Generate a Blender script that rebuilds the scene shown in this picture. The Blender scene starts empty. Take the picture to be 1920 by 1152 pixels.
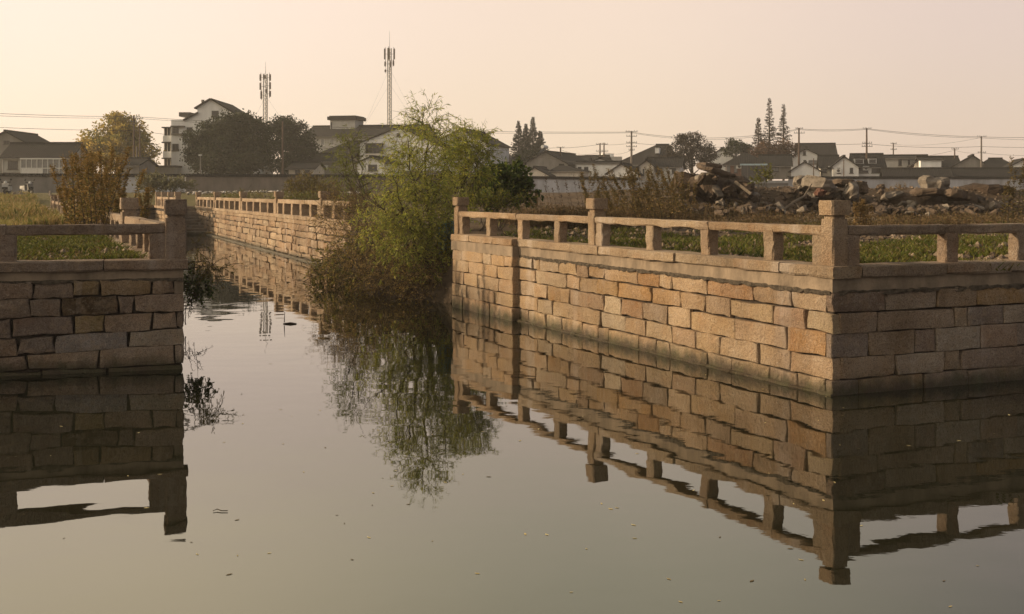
import bpy, math, random
from mathutils import Vector, noise
from mathutils.geometry import delaunay_2d_cdt
R = random.Random(7)
SC = bpy.context.scene
COL = SC.collection
# ------------------------------------------------------------------ camera
F, YH, H = 2234.0, 362.0, 2.3          # focal length and horizon row (1920-wide frame), eye height over the water
cam = bpy.data.cameras.new('camera'); camo = bpy.data.objects.new('camera', cam); COL.objects.link(camo)
camo.location = (0, 0, H); camo.rotation_euler = (math.pi/2, 0, 0)
cam.sensor_width = 36; cam.lens = F/1920*36; cam.shift_y = -(576-YH)/1920; cam.clip_end = 3000; cam.clip_start = .1
SC.camera = camo
# ------------------------------------------------------------------ sky, sun, exposure
SUN_EL, SUN_AZ = math.radians(17), math.radians(-80)      # azimuth from +Y, clockwise
W = bpy.data.worlds.new('World'); SC.world = W; W.use_nodes = True
wn = W.node_tree; wn.nodes.clear()
sky = wn.nodes.new('ShaderNodeTexSky'); sky.sky_type = 'NISHITA'; sky.sun_disc = False
sky.sun_elevation = SUN_EL; sky.sun_rotation = SUN_AZ % (2*math.pi)
sky.air_density = 1.0; sky.dust_density = 1.0; sky.ozone_density = 1.0; sky.altitude = 0
NISH = .03
def wnode(kind, **kw):
    n = wn.nodes.new(kind)
    for k, v in kw.items(): setattr(n, k, v)
    return n
def wramp(sock, pts):
    n = wnode('ShaderNodeValToRGB'); n.color_ramp.interpolation = 'EASE'; e = n.color_ramp.elements
    while len(e) < len(pts): e.new(.5)
    for k, (p, c) in enumerate(pts): e[k].position = p; e[k].color = (*c, 1)
    wn.links.new(sock, n.inputs[0]); return n.outputs[0]
# evening haze: a smooth glow that fades away from the sun and towards the zenith, the same all round the horizon
tc = wnode('ShaderNodeTexCoord'); sxyz = wnode('ShaderNodeSeparateXYZ'); wn.links.new(tc.outputs['Generated'], sxyz.inputs[0])
dt = wnode('ShaderNodeVectorMath', operation='DOT_PRODUCT'); wn.links.new(tc.outputs['Generated'], dt.inputs[0])
dt.inputs[1].default_value = (math.sin(SUN_AZ)*math.cos(SUN_EL), math.cos(SUN_AZ)*math.cos(SUN_EL), math.sin(SUN_EL))
mr = wnode('ShaderNodeMapRange'); mr.inputs[1].default_value = -1; mr.inputs[2].default_value = 1; wn.links.new(dt.outputs['Value'], mr.inputs[0])
az = wramp(mr.outputs[0], [(.0, (.20, .17, .17)), (.20, (.42, .33, .30)), (.40, (.71, .535, .44)), (.58, (.87, .665, .50)), (.775, (1.0, .775, .60)), (1.0, (1.8, 1.38, .90))])
az_low = az
az_high = wramp(mr.outputs[0], [(.0, (.14, .12, .12)), (.20, (.26, .22, .21)), (.40, (.46, .41, .35)), (.58, (1.0, .89, .62)), (.775, (1.72, 1.40, .92)), (1.0, (2.4, 1.95, 1.3))])
hm_ = wnode('ShaderNodeMapRange', interpolation_type='SMOOTHSTEP'); hm_.inputs[1].default_value = .15; hm_.inputs[2].default_value = .34; wn.links.new(sxyz.outputs[2], hm_.inputs[0])
mz = wnode('ShaderNodeMix', data_type='RGBA'); wn.links.new(hm_.outputs[0], mz.inputs[0]); wn.links.new(az_low, mz.inputs[6]); wn.links.new(az_high, mz.inputs[7]); az = mz.outputs[2]
el = wramp(sxyz.outputs[2], [(.0, (.92, .92, .92)), (.16, (1.0, .995, 1.03)), (.36, (1.02, 1.03, 1.0)), (.75, (.24, .26, .31)), (1.0, (.16, .19, .25))])
tint = wnode('ShaderNodeMix', data_type='RGBA', blend_type='MULTIPLY'); tint.inputs[0].default_value = 1
wn.links.new(az, tint.inputs[6]); wn.links.new(el, tint.inputs[7])
ns = wnode('ShaderNodeVectorMath', operation='SCALE'); ns.inputs[3].default_value = NISH; wn.links.new(sky.outputs[0], ns.inputs[0])
sm = wnode('ShaderNodeVectorMath', operation='ADD'); wn.links.new(ns.outputs[0], sm.inputs[0]); wn.links.new(tint.outputs[2], sm.inputs[1])
bg = wnode('ShaderNodeBackground'); bg.inputs[1].default_value = 1.0
wo = wnode('ShaderNodeOutputWorld')
wn.links.new(sm.outputs[0], bg.inputs[0]); wn.links.new(bg.outputs[0], wo.inputs[0])
sl = bpy.data.lights.new('sun', 'SUN'); sl.energy = 5.0; sl.angle = math.radians(0.6); sl.color = (1, .76, .48)
so = bpy.data.objects.new('sun', sl); COL.objects.link(so)
SD = Vector((math.sin(SUN_AZ)*math.cos(SUN_EL), math.cos(SUN_AZ)*math.cos(SUN_EL), math.sin(SUN_EL)))
so.rotation_euler = SD.to_track_quat('Z', 'Y').to_euler()
SC.view_settings.view_transform = 'Standard'; SC.view_settings.look = 'None'; SC.view_settings.gamma = 1
SC.view_settings.exposure = 0.0; SC.view_settings.use_curve_mapping = False
SC.cycles.use_denoising = True; SC.cycles.max_bounces = 8; SC.cycles.volume_bounces = 1
SC.cycles.diffuse_bounces = 3; SC.cycles.transparent_max_bounces = 8; SC.cycles.caustics_reflective = False
HAZE = 0.0005
# ------------------------------------------------------------------ helpers
def P(px, py, Y): return Vector(((px-960)/F*Y, Y, H-(py-YH)/F*Y))
def X(px, Y): return (px-960)/F*Y
def Z(py, Y): return H-(py-YH)/F*Y
def smooth(a, b, x):
    t = min(1, max(0, (x-a)/(b-a))); return t*t*(3-2*t)
class MB:
    def __init__(s): s.v = []; s.f = []; s.c = []
    def face(s, pts, c=None):
        i = len(s.v); s.v.extend(tuple(p) for p in pts); s.f.append(tuple(range(i, i+len(pts)))); s.c.append(c)
    def raw(s, vs, fs, c=None):
        i = len(s.v); s.v.extend(tuple(p) for p in vs)
        for f in fs: s.f.append(tuple(i+k for k in f)); s.c.append(c)
    def box(s, a, b, c=None):
        x0, y0, z0 = a; x1, y1, z1 = b
        s.raw([(x0,y0,z0),(x1,y0,z0),(x1,y1,z0),(x0,y1,z0),(x0,y0,z1),(x1,y0,z1),(x1,y1,z1),(x0,y1,z1)],
              [(0,3,2,1),(4,5,6,7),(0,1,5,4),(1,2,6,5),(2,3,7,6),(3,0,4,7)], c)
    def tube(s, pts, rad, n=5, c=None):
        pts = [Vector(p) for p in pts]; rings = []
        if not isinstance(rad, (list, tuple)): rad = [rad]*len(pts)
        for k, p in enumerate(pts):
            d = (pts[min(k+1, len(pts)-1)]-pts[max(k-1, 0)])
            d = d.normalized() if d.length > 1e-9 else Vector((0,0,1))
            a = d.orthogonal().normalized(); b = d.cross(a)
            rings.append([p+(a*math.cos(2*math.pi*j/n)+b*math.sin(2*math.pi*j/n))*rad[k] for j in range(n)])
        vs = [q for r in rings for q in r]; fs = []
        for k in range(len(pts)-1):
            for j in range(n):
                fs.append((k*n+j, k*n+(j+1)%n, (k+1)*n+(j+1)%n, (k+1)*n+j))
        fs.append(tuple(range(n))[::-1]); fs.append(tuple((len(pts)-1)*n+j for j in range(n)))
        s.raw(vs, fs, c)
    def leaf(s, p, d, l, w, c=None, fold=True):
        d = d.normalized(); a = d.orthogonal().normalized(); a.rotate(__import__('mathutils').Quaternion(d, R.random()*6.28))
        m = p+d*l*.45
        s.face([p, m+a*w*.5, p+d*l, m-a*w*.5], c)
    def build(s, name, mat, parent=None, kind=None, color=None, smoothed=False):
        me = bpy.data.meshes.new(name); me.from_pydata(s.v, [], s.f)
        if any(c is not None for c in s.c):
            at = me.color_attributes.new('Col', 'FLOAT_COLOR', 'CORNER'); buf = []
            for f, c in zip(s.f, s.c):
                c = c or (1, 1, 1); buf.extend((c[0], c[1], c[2], 1)*len(f))
            at.data.foreach_set('color', buf)
        if mat: me.materials.append(mat)
        if smoothed: me.polygons.foreach_set('use_smooth', [True]*len(me.polygons))
        o = bpy.data.objects.new(name, me); COL.objects.link(o)
        if parent: o.parent = parent
        if kind: o['kind'] = kind
        if color: o.color = (*color, 1)
        return o
def tag(o, label, cat, group=None):
    o['label'] = label; o['category'] = cat
    if group: o['group'] = group
    return o
def thing(name, label, cat, loc=(0,0,0), rz=0, group=None):
    o = bpy.data.objects.new(name, None); COL.objects.link(o); o.location = loc; o.rotation_euler = (0,0,rz)
    o.empty_display_size = .2
    return tag(o, label, cat, group)
# ------------------------------------------------------------------ materials
def nt(name):
    m = bpy.data.materials.new(name); m.use_nodes = True; t = m.node_tree; return m, t, t.nodes['Principled BSDF']
def node(t, kind, **kw):
    n = t.nodes.new(kind)
    for k, v in kw.items():
        if k.startswith('i_'): n.inputs[k[2:].replace('_', ' ')].default_value = v
        else: setattr(n, k, v)
    return n
def mixc(t, a, b, fac, mode='MIX'):
    n = t.nodes.new('ShaderNodeMix'); n.data_type = 'RGBA'; n.blend_type = mode
    for idx, v in ((0, fac), (6, a), (7, b)):
        if isinstance(v, bpy.types.NodeSocket): t.links.new(v, n.inputs[idx])
        elif idx == 0: n.inputs[0].default_value = v
        else: n.inputs[idx].default_value = (*v, 1) if len(v) == 3 else v
    return n.outputs[2]
def ramp(t, sock, pts):
    n = t.nodes.new('ShaderNodeValToRGB'); e = n.color_ramp.elements
    while len(e) < len(pts): e.new(.5)
    for k, (p, c) in enumerate(pts):
        e[k].position = p; e[k].color = (c, c, c, 1) if not isinstance(c, tuple) else (*c, 1)
    t.links.new(sock, n.inputs[0]); return n.outputs[0]
def noise_(t, scale, detail=4, rough=.55, vec=None, stretch=None):
    if vec is None:
        g = t.nodes.new('ShaderNodeNewGeometry'); vec = g.outputs['Position']
    if stretch:
        mp = t.nodes.new('ShaderNodeMapping'); mp.inputs['Scale'].default_value = stretch
        t.links.new(vec, mp.inputs['Vector']); vec = mp.outputs[0]
    n = t.nodes.new('ShaderNodeTexNoise'); n.inputs['Scale'].default_value = scale
    n.inputs['Detail'].default_value = detail; n.inputs['Roughness'].default_value = rough
    t.links.new(vec, n.inputs['Vector']); return n.outputs['Fac']
def bump(t, b, h, strength, dist):
    n = t.nodes.new('ShaderNodeBump'); n.inputs['Strength'].default_value = strength; n.inputs['Distance'].default_value = dist
    t.links.new(h, n.inputs['Height']); t.links.new(n.outputs[0], b.inputs['Normal']); return n
def plain(name, col, rough=.8, scale=6, var=.35, bs=.3, bd=.02, metal=0, dark=None, spec=.3, stretch=None):
    m, t, b = nt(name)
    n = noise_(t, scale, 6, .6, stretch=stretch)
    d = dark or tuple(c*(1-var) for c in col)
    t.links.new(mixc(t, d, col, ramp(t, n, [(.3, 0.), (.68, 1.)])), b.inputs['Base Color'])
    b.inputs['Roughness'].default_value = rough; b.inputs['Metallic'].default_value = metal; b.inputs['Specular IOR Level'].default_value = spec
    if bs: bump(t, b, noise_(t, scale*5, 5, .65), bs, bd)
    return m
def stone_mat():
    m, t, b = nt('hewn_stone')
    oi = t.nodes.new('ShaderNodeObjectInfo'); g = t.nodes.new('ShaderNodeNewGeometry')
    c = oi.outputs['Color']
    off = t.nodes.new('ShaderNodeVectorMath'); off.operation = 'MULTIPLY_ADD'      # each stone has its own piece of the pattern
    off.inputs[1].default_value = (1, 1, 1); t.links.new(g.outputs['Position'], off.inputs[0])
    cx = t.nodes.new('ShaderNodeCombineXYZ'); mu = t.nodes.new('ShaderNodeMath'); mu.operation = 'MULTIPLY'; mu.inputs[1].default_value = 40
    t.links.new(oi.outputs['Random'], mu.inputs[0]); t.links.new(mu.outputs[0], cx.inputs[0]); t.links.new(mu.outputs[0], cx.inputs[2])
    t.links.new(cx.outputs[0], off.inputs[2]); v = off.outputs[0]
    big = noise_(t, 3.2, 5, .6, v); fine = noise_(t, 70, 4, .7, v); mid = noise_(t, 22, 6, .7, v)
    c = mixc(t, c, (.55, .48, .42), ramp(t, big, [(.35, 0.), (.8, .38)]))
    c = mixc(t, c, (.05, .035, .025), ramp(t, noise_(t, 5.5, 6, .7, v), [(.56, 0.), (.80, .45)]))
    c = mixc(t, c, (.42, .20, .075), ramp(t, noise_(t, 2.1, 3, .5, v), [(.58, 0.), (.78, .32)]))
    c = mixc(t, c, (.30, .27, .25), ramp(t, fine, [(.30, .9), (.55, 0.)]), 'MULTIPLY')
    c = mixc(t, c, (.62, .55, .46), ramp(t, mid, [(.56, 0.), (.74, .55)]))
    c = mixc(t, c, (.38, .33, .30), ramp(t, mid, [(.28, .7), (.44, 0.)]), 'MULTIPLY')
    c = mixc(t, c, (.60, .53, .48), ramp(t, noise_(t, 2.2, 4, .55, g.outputs['Position'], (1, 1, .13)), [(.58, 0.), (.74, .5)]))
    c = mixc(t, c, (.06, .05, .04), ramp(t, noise_(t, 2.9, 4, .6, g.outputs['Position'], (1.3, 1.3, .18)), [(.58, 0.), (.80, .28)]))
    lo_ = noise_(t, .75, 3, .5, g.outputs['Position'])
    c = mixc(t, c, (.62, .58, .55), ramp(t, lo_, [(.36, .8), (.58, 0.)]), 'MULTIPLY')
    c = mixc(t, c, (.33, .235, .15), ramp(t, noise_(t, 9, 5, .65, v), [(.5, 0.), (.7, .5)]))
    # wet, algae-stained foot of the wall
    sp = t.nodes.new('ShaderNodeSeparateXYZ'); t.links.new(g.outputs['Position'], sp.inputs[0])
    ad = t.nodes.new('ShaderNodeMath'); ad.operation = 'MULTIPLY_ADD'; ad.inputs[1].default_value = .30
    t.links.new(noise_(t, 6, 4, .6, g.outputs['Position'], (1, 1, .5)), ad.inputs[0]); t.links.new(sp.outputs['Z'], ad.inputs[2])
    wet = ramp(t, ad.outputs[0], [(.20, 1.), (.36, 0.)])
    wet2 = ramp(t, wet, [(0, 0.), (1, .84)])
    c = mixc(t, c, mixc(t, (.040, .030, .018), (.040, .045, .016), ramp(t, noise_(t, 3.5, 4, .6, g.outputs['Position']), [(.42, 0.), (.62, 1.)])), wet2)
    t.links.new(c, b.inputs['Base Color'])
    t.links.new(ramp(t, wet, [(0, .92), (1, .45)]), b.inputs['Roughness']); b.inputs['Specular IOR Level'].default_value = .25
    hh = t.nodes.new('ShaderNodeMath'); hh.operation = 'MULTIPLY_ADD'; hh.inputs[1].default_value = .45
    t.links.new(fine, hh.inputs[0]); t.links.new(mid, hh.inputs[2])
    bump(t, b, hh.outputs[0], 1., .045)
    return m
def leaf_mat(name, trans=.35, rough=.6):
    m, t, b = nt(name)
    a = t.nodes.new('ShaderNodeVertexColor'); a.layer_name = 'Col'
    t.links.new(a.outputs[0], b.inputs['Base Color']); b.inputs['Roughness'].default_value = rough; b.inputs['Specular IOR Level'].default_value = .25
    tr = t.nodes.new('ShaderNodeBsdfTranslucent'); t.links.new(a.outputs[0], tr.inputs[0])
    mx = t.nodes.new('ShaderNodeMixShader'); mx.inputs[0].default_value = trans
    out = t.nodes['Material Output']
    t.links.new(b.outputs[0], mx.inputs[1]); t.links.new(tr.outputs[0], mx.inputs[2]); t.links.new(mx.outputs[0], out.inputs[0])
    return m
STONE = stone_mat()
MORTAR = plain('grey_mortar', (.075, .058, .046), .95, 9, .65, .9, .03)
BAND = plain('cement_band', (.30, .23, .165), .9, 3, .6, .7, .03, stretch=(1, 1, .5))
LEAF = leaf_mat('leaves', .45); GRASS = leaf_mat('grass_blades', .3, .7); DRY = leaf_mat('dry_stalks', .15, .8)
CROWN = leaf_mat('crown_leaves', .2, .7)
BARK = plain('bark', (.09, .065, .045), .95, 12, .5, .6, .02)
PALEBARK = plain('grey_timber', (.24, .19, .14), .9, 20, .5, .4, .01)
WHITE = plain('whitewash', (.86, .85, .83), .9, 1.1, .22, .2, .02, stretch=(1, 1, .35))
CREAM = plain('cream_render', (.74, .68, .60), .9, 1.4, .3, .2, .02, stretch=(1, 1, .35))
GREYR = plain('grey_render', (.26, .24, .22), .9, 1.2, .4, .3, .02, stretch=(1, 1, .4))
PALEGREY = plain('pale_grey_render', (.46, .45, .43), .9, 1.5, .3, .2, .02, stretch=(1, 1, .35))
REDDISH = plain('brown_brick_render', (.26, .15, .11), .9, 2.5, .35, .3, .02)
STAINW = plain('stained_whitewash', (.60, .60, .63), .9, .8, .5, .25, .02, dark=(.30, .29, .29), stretch=(1, 1, .3))
def tile_mat():
    m, t, b = nt('grey_roof_tiles')
    c = mixc(t, (.018, .017, .018), (.045, .042, .040), noise_(t, 1.2, 6, .65))
    tc = t.nodes.new('ShaderNodeTexCoord'); w = t.nodes.new('ShaderNodeTexWave'); w.inputs['Scale'].default_value = 1.4; w.bands_direction = 'X'
    t.links.new(tc.outputs['Object'], w.inputs['Vector'])
    c = mixc(t, c, (.5, .5, .5), ramp(t, w.outputs['Fac'], [(.1, .8), (.5, 0.)]), 'MULTIPLY')
    t.links.new(c, b.inputs['Base Color']); b.inputs['Roughness'].default_value = .9; b.inputs['Specular IOR Level'].default_value = .1
    bump(t, b, w.outputs['Fac'], .6, .05); return m
TILE = tile_mat()
GLASS = plain('dark_window_glass', (.035, .035, .04), .15, 1, .3, 0, spec=.5)
PALEGLASS = plain('curtained_glass', (.22, .22, .22), .3, 3, .4, 0, spec=.5)
FRAMEW = plain('white_window_frame', (.7, .69, .66), .6, 8, .2, 0)
FRAMED = plain('dark_window_frame', (.09, .08, .075), .7, 8, .3, 0)
STEEL = plain('galvanised_steel', (.20, .19, .18), .6, 3, .3, 0, metal=.3)
POLE = plain('concrete_pole', (.20, .17, .15), .9, 4, .3, .2, .01)
WOODP = plain('timber_pole', (.13, .09, .07), .9, 8, .4, .3, .01)
BLACK = plain('black_rubber', (.02, .02, .02), .6, 5, .3, 0)
CONC = plain('broken_concrete', (.29, .245, .20), .95, 2.6, .6, .9, .06)
SOILC = plain('muddy_concrete', (.15, .108, .078), .95, 2.2, .65, 1., .08)
# ------------------------------------------------------------------ wall frames (plan lines of the canal)
class Fr:
    def __init__(s, o, d, n): s.o = Vector((*o, 0)); s.d = Vector((*d, 0)).normalized(); s.n = Vector((*n, 0)).normalized()
    def p(s, u, v, w=0): return s.o+s.d*u+s.n*w+Vector((0, 0, v))
    def u(s, px, w=0):
        q = s.o+s.n*w; t = (px-960)/F; return (t*q.y-q.x)/(s.d.x-t*s.d.y)
D1 = Vector((-.405, .914)); D2 = Vector((.914, .405))
C0 = (3.63, 13.5); CL = (-4.29, 15.57)
LIT = Fr(C0, D1, (-.914, -.405)); FRONT = Fr(C0, D2, (.405, -.914))
LEFT = Fr(CL, (-.959, -.284), (.284, -.959)); LSIDE = Fr(CL, (-.385, .923), (.923, .385))
FAR = Fr((-6.63, 39.5), (-.36, .933), (-.933, -.36))
PIER = Fr((-18.15, 64.0), (-.36, .933), (-.933, -.36))
# ------------------------------------------------------------------ ground
MOUNDS = [(7.6, 46, 3.4, 3.0, .75), (11.6, 46, 3.2, 2.8, .5), (14.5, 48, 4.5, 3.0, .55), (19, 47, 4.5, 3.4, .75), (24, 50, 4, 3.5, .55), (6, 60, 8, 5, .5), (2.5, 50, 4, 4, .25),
          (-1.5, 31, 2.5, 2.5, .15), (21, 36, 5, 3, .18), (-20, 85, 9, 6, .3), (-3, 80, 10, 6, .35), (14, 62, 12, 5, .5)]
def q2(fr, u, w): v = fr.p(u, 0, w); return (v.x, v.y)
IN = -.2
CANAL = [q2(FRONT, 60, IN), (C0[0]+.3, C0[1]+.12), q2(LIT, LIT.u(850), IN), (-1.5, 27.2), (-2.4, 30.5), (-4.6, 35.5), q2(FAR, FAR.u(612), IN), q2(FAR, 33, IN),
         (-19.9, 73.2), (-18.25, 65.2), q2(PIER, .6, IN), q2(PIER, 13.1, IN), q2(LSIDE, 57, IN), (CL[0]-.25, CL[1]+.22), q2(LEFT, 60, IN),
         (-70, -30), (70, -30)]
def GZ(x, y):
    z = 1.36+.95*smooth(28, 118, y)+.25*smooth(118, 160, y)
    for a, b, ra, rb, h in MOUNDS:
        q = ((x-a)/ra)**2+((y-b)/rb)**2
        if q < 6: z += h*math.exp(-q)
    if y > 30 and x < 2 and y < 100:
        d2 = 99.
        for (ax, ay), (bx, by) in zip(CANAL, CANAL[1:]):
            vx, vy = bx-ax, by-ay; t_ = max(0, min(1, ((x-ax)*vx+(y-ay)*vy)/(vx*vx+vy*vy))); d2 = min(d2, (x-ax-t_*vx)**2+(y-ay-t_*vy)**2)
        z = min(z, 1.38+.10*math.sqrt(d2))
    k = smooth(15, 30, y)
    z += (noise.noise(Vector((x*.35, y*.35, 0)))*.10+noise.noise(Vector((x*1.1, y*1.1, 3)))*.06)*(.25+.9*k*(1 if x > -6 else .45))
    return z
def inpoly(x, y, poly):
    c = False; j = len(poly)-1
    for i in range(len(poly)):
        xi, yi = poly[i]; xj, yj = poly[j]
        if (yi > y) != (yj > y) and x < (xj-xi)*(y-yi)/(yj-yi)+xi: c = not c
        j = i
    return c
pts = [Vector(p) for p in CANAL]; nb = len(pts); edges = [(i, (i+1) % nb) for i in range(nb)]
EXT = 460
for k in range(9):
    for p in ((-EXT+k*EXT/4, -EXT), (-EXT+k*EXT/4, EXT), (-EXT, -EXT+k*EXT/4), (EXT, -EXT+k*EXT/4)): pts.append(Vector(p))
seen = set()
def addp(x, y):
    k = (round(x, 1), round(y, 1))
    if k in seen: return
    seen.add(k)
    if not inpoly(x, y, CANAL): pts.append(Vector((x, y)))
y = 12.0
while y < 440:
    step = max(.28, y*.010) if y < 75 else y*.03
    half = y*.52+3; x = -half
    while x < half:
        addp(x+R.uniform(-.3, .3)*step, y+R.uniform(-.3, .3)*step); x += step
    y += step
vs, es, fs, _, _, _ = delaunay_2d_cdt(pts, edges, [], 0, 1e-4)
g = MB(); g.v = [(v.x, v.y, GZ(v.x, v.y)) for v in vs]
for f in fs:
    cx = sum(vs[i].x for i in f)/len(f); cy = sum(vs[i].y for i in f)/len(f)
    if not inpoly(cx, cy, CANAL): g.f.append(tuple(f)); g.c.append(None)
def ground_mat():
    m, t, b = nt('muddy_ground')
    ge = t.nodes.new('ShaderNodeNewGeometry')
    c = mixc(t, (.045, .030, .020), (.15, .105, .068), ramp(t, noise_(t, .9, 8, .7), [(.3, 0.), (.7, 1.)]))
    c = mixc(t, c, (.24, .18, .12), ramp(t, noise_(t, 6, 6, .75), [(.55, 0.), (.75, .6)]))
    sp = t.nodes.new('ShaderNodeSeparateXYZ'); t.links.new(ge.outputs['Position'], sp.inputs[0])
    gl = t.nodes.new('ShaderNodeMapRange'); gl.inputs[1].default_value = -3; gl.inputs[2].default_value = -7; t.links.new(sp.outputs[0], gl.inputs[0])
    c = mixc(t, c, mixc(t, (.075, .075, .02), (.16, .12, .05), noise_(t, .5, 5, .6)), gl.outputs[0])
    t.links.new(c, b.inputs['Base Color']); b.inputs['Roughness'].default_value = .97; b.inputs['Specular IOR Level'].default_value = .15
    bump(t, b, noise_(t, 5, 8, .7), 1., .12); return m
g.build('ground', ground_mat(), kind='structure', smoothed=True)
# ------------------------------------------------------------------ water
def water_mat():
    m, t, b = nt('murky_canal_water')
    b.inputs['Base Color'].default_value = (.016, .016, .009, 1); b.inputs['Roughness'].default_value = .012
    b.inputs['IOR'].default_value = 1.6; b.inputs['Specular IOR Level'].default_value = .5
    ge = t.nodes.new('ShaderNodeNewGeometry'); P_ = ge.outputs['Position']
    a = noise_(t, .9, 2, .5, P_, (1, 1.0, 1)); c = noise_(t, 5.5, 3, .5, P_, (.7, 1.2, 1))
    patch = ramp(t, noise_(t, .11, 2, .5, P_), [(.46, .12), (.62, 1.)])
    mu = t.nodes.new('ShaderNodeMath'); mu.operation = 'MULTIPLY'; t.links.new(c, mu.inputs[0]); t.links.new(patch, mu.inputs[1])
    ma = t.nodes.new('ShaderNodeMath'); ma.operation = 'MULTIPLY_ADD'; ma.inputs[1].default_value = .13
    t.links.new(mu.outputs[0], ma.inputs[0]); t.links.new(a, ma.inputs[2])
    bump(t, b, ma.outputs[0], 1., .0055)
    return m
w = MB(); w.face([(-90, -40, 0), (90, -40, 0), (90, 110, 0), (-90, 110, 0)]); w.build('water', water_mat(), kind='structure')
# ------------------------------------------------------------------ stone walls
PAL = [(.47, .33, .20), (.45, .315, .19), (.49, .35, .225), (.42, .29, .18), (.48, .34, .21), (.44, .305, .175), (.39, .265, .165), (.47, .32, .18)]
PALF_SHADE = [(.33, .245, .175), (.31, .225, .17), (.345, .255, .17), (.285, .21, .165), (.345, .24, .145), (.365, .28, .205)]  # same stone as the sunlit palette, darkened: shade of these faces put into colour
PALL_SHADE = [(.285, .21, .16), (.26, .19, .155), (.31, .23, .165), (.235, .175, .14), (.30, .21, .135), (.32, .245, .19)]  # left bank stone, darker still: the wall's shade is painted into these tones
def jit(c, k=.12):
    m_ = R.uniform(1-k, 1+k); h_ = R.uniform(-.3, .3)*k
    return (c[0]*m_*(1+h_), c[1]*m_, c[2]*m_*(1-h_))
def stone(fr, quad, parent, color, depth=.15, w0=0, rough=1.0):
    """quad: four (u, v) corners bottom-left, bottom-right, top-right, top-left"""
    a, b, c, d = [Vector((*q, 0)) for q in quad]
    Lw, Hh = (b-a).length, (d-a).length
    nu = 4 if Lw > .35 else 3
    out = []
    for k in range(nu): out.append(a.lerp(b, k/nu))
    out.append(b); out.append(b.lerp(c, .5))
    for k in range(nu): out.append(c.lerp(d, k/nu))
    out.append(d); out.append(d.lerp(a, .5))
    cen = (a+b+c+d)/4; jt = .0085*rough
    corner = {0, nu, nu+2, 2*nu+2}
    vs1 = []; bev = min(.011, .2*min(Lw, Hh)); proud = R.uniform(-.008, .012)*rough
    for k, q in enumerate(out):
        q = q+Vector((R.uniform(-jt, jt), R.uniform(-jt, jt), 0))
        if k in corner: q = q.lerp(cen, R.uniform(.0, .035))
        vs1.append(q)
    n = len(vs1); V = []
    for q in vs1: V.append(fr.p(q.x, q.y, w0-depth))
    for q in vs1: V.append(fr.p(q.x, q.y, w0-bev*R.uniform(.5, 1.1)+proud))
    for q in vs1:
        e = (cen-q); e = e.normalized()*bev*R.uniform(.7, 1.5)
        V.append(fr.p(q.x+e.x, q.y+e.y, w0+proud+R.uniform(-.005, .006)*rough))
    ncen = 2
    V.append(fr.p((a.x+d.x+cen.x*2)/4, cen.y, w0+proud+R.uniform(0, .014)*rough)); V.append(fr.p((b.x+c.x+cen.x*2)/4, cen.y, w0+proud+R.uniform(0, .014)*rough))
    fs1 = []
    for k in range(n):
        k2 = (k+1) % n
        fs1.append((k, k2, n+k2, n+k)); fs1.append((n+k, n+k2, 2*n+k2, 2*n+k))
        mu_ = (vs1[k].x+vs1[k2].x)/2; left = abs(mu_-a.x) < abs(mu_-b.x)
        fs1.append((2*n+k, 2*n+k2, 3*n+(0 if left else 1)))
    # bridge triangles between the two centres
    L = [k for k in range(n) if (abs((vs1[k].x+vs1[(k+1) % n].x)/2-a.x) < abs((vs1[k].x+vs1[(k+1) % n].x)/2-b.x)) != (abs((vs1[k-1].x+vs1[k].x)/2-a.x) < abs((vs1[k-1].x+vs1[k].x)/2-b.x))]
    for k in L: fs1.append((2*n+k, 3*n, 3*n+1))
    m = MB(); m.raw(V, fs1); return m.build('stone', STONE, parent, color=color)
def course(fr, us, v0a, v0b, v1a, v1b, ua, ub, parent, pal, joint=.012, w0=0, over={}, rough=1., depth=.15):
    """stones of one course; bottom and top heights run from (v0a, v1a) at ua to (v0b, v1b) at ub"""
    for k in range(len(us)-1):
        l, r = us[k], us[k+1]
        if abs(r-l) < .03: continue
        s = 1 if r > l else -1
        j = joint*R.uniform(.6, 1.5)/2; l2, r2 = l+s*j, r-s*j
        f = lambda u, p, q: p+(q-p)*(u-ua)/(ub-ua)
        dv = lambda: R.uniform(-.008, .008)*rough
        tl, tr, bl, br = f(l2, v1a, v1b)-j+dv(), f(r2, v1a, v1b)-j+dv(), f(l2, v0a, v0b)+j+dv(), f(r2, v0a, v0b)+j+dv()
        sk = R.uniform(-.012, .012)*rough
        col = jit(over.get(k) or R.choice(pal), .18)
        stone(fr, [(l2-sk, bl), (r2+sk*.5, br), (r2-sk, tr), (l2+sk, tl)], parent, col, depth, w0, rough)
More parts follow.
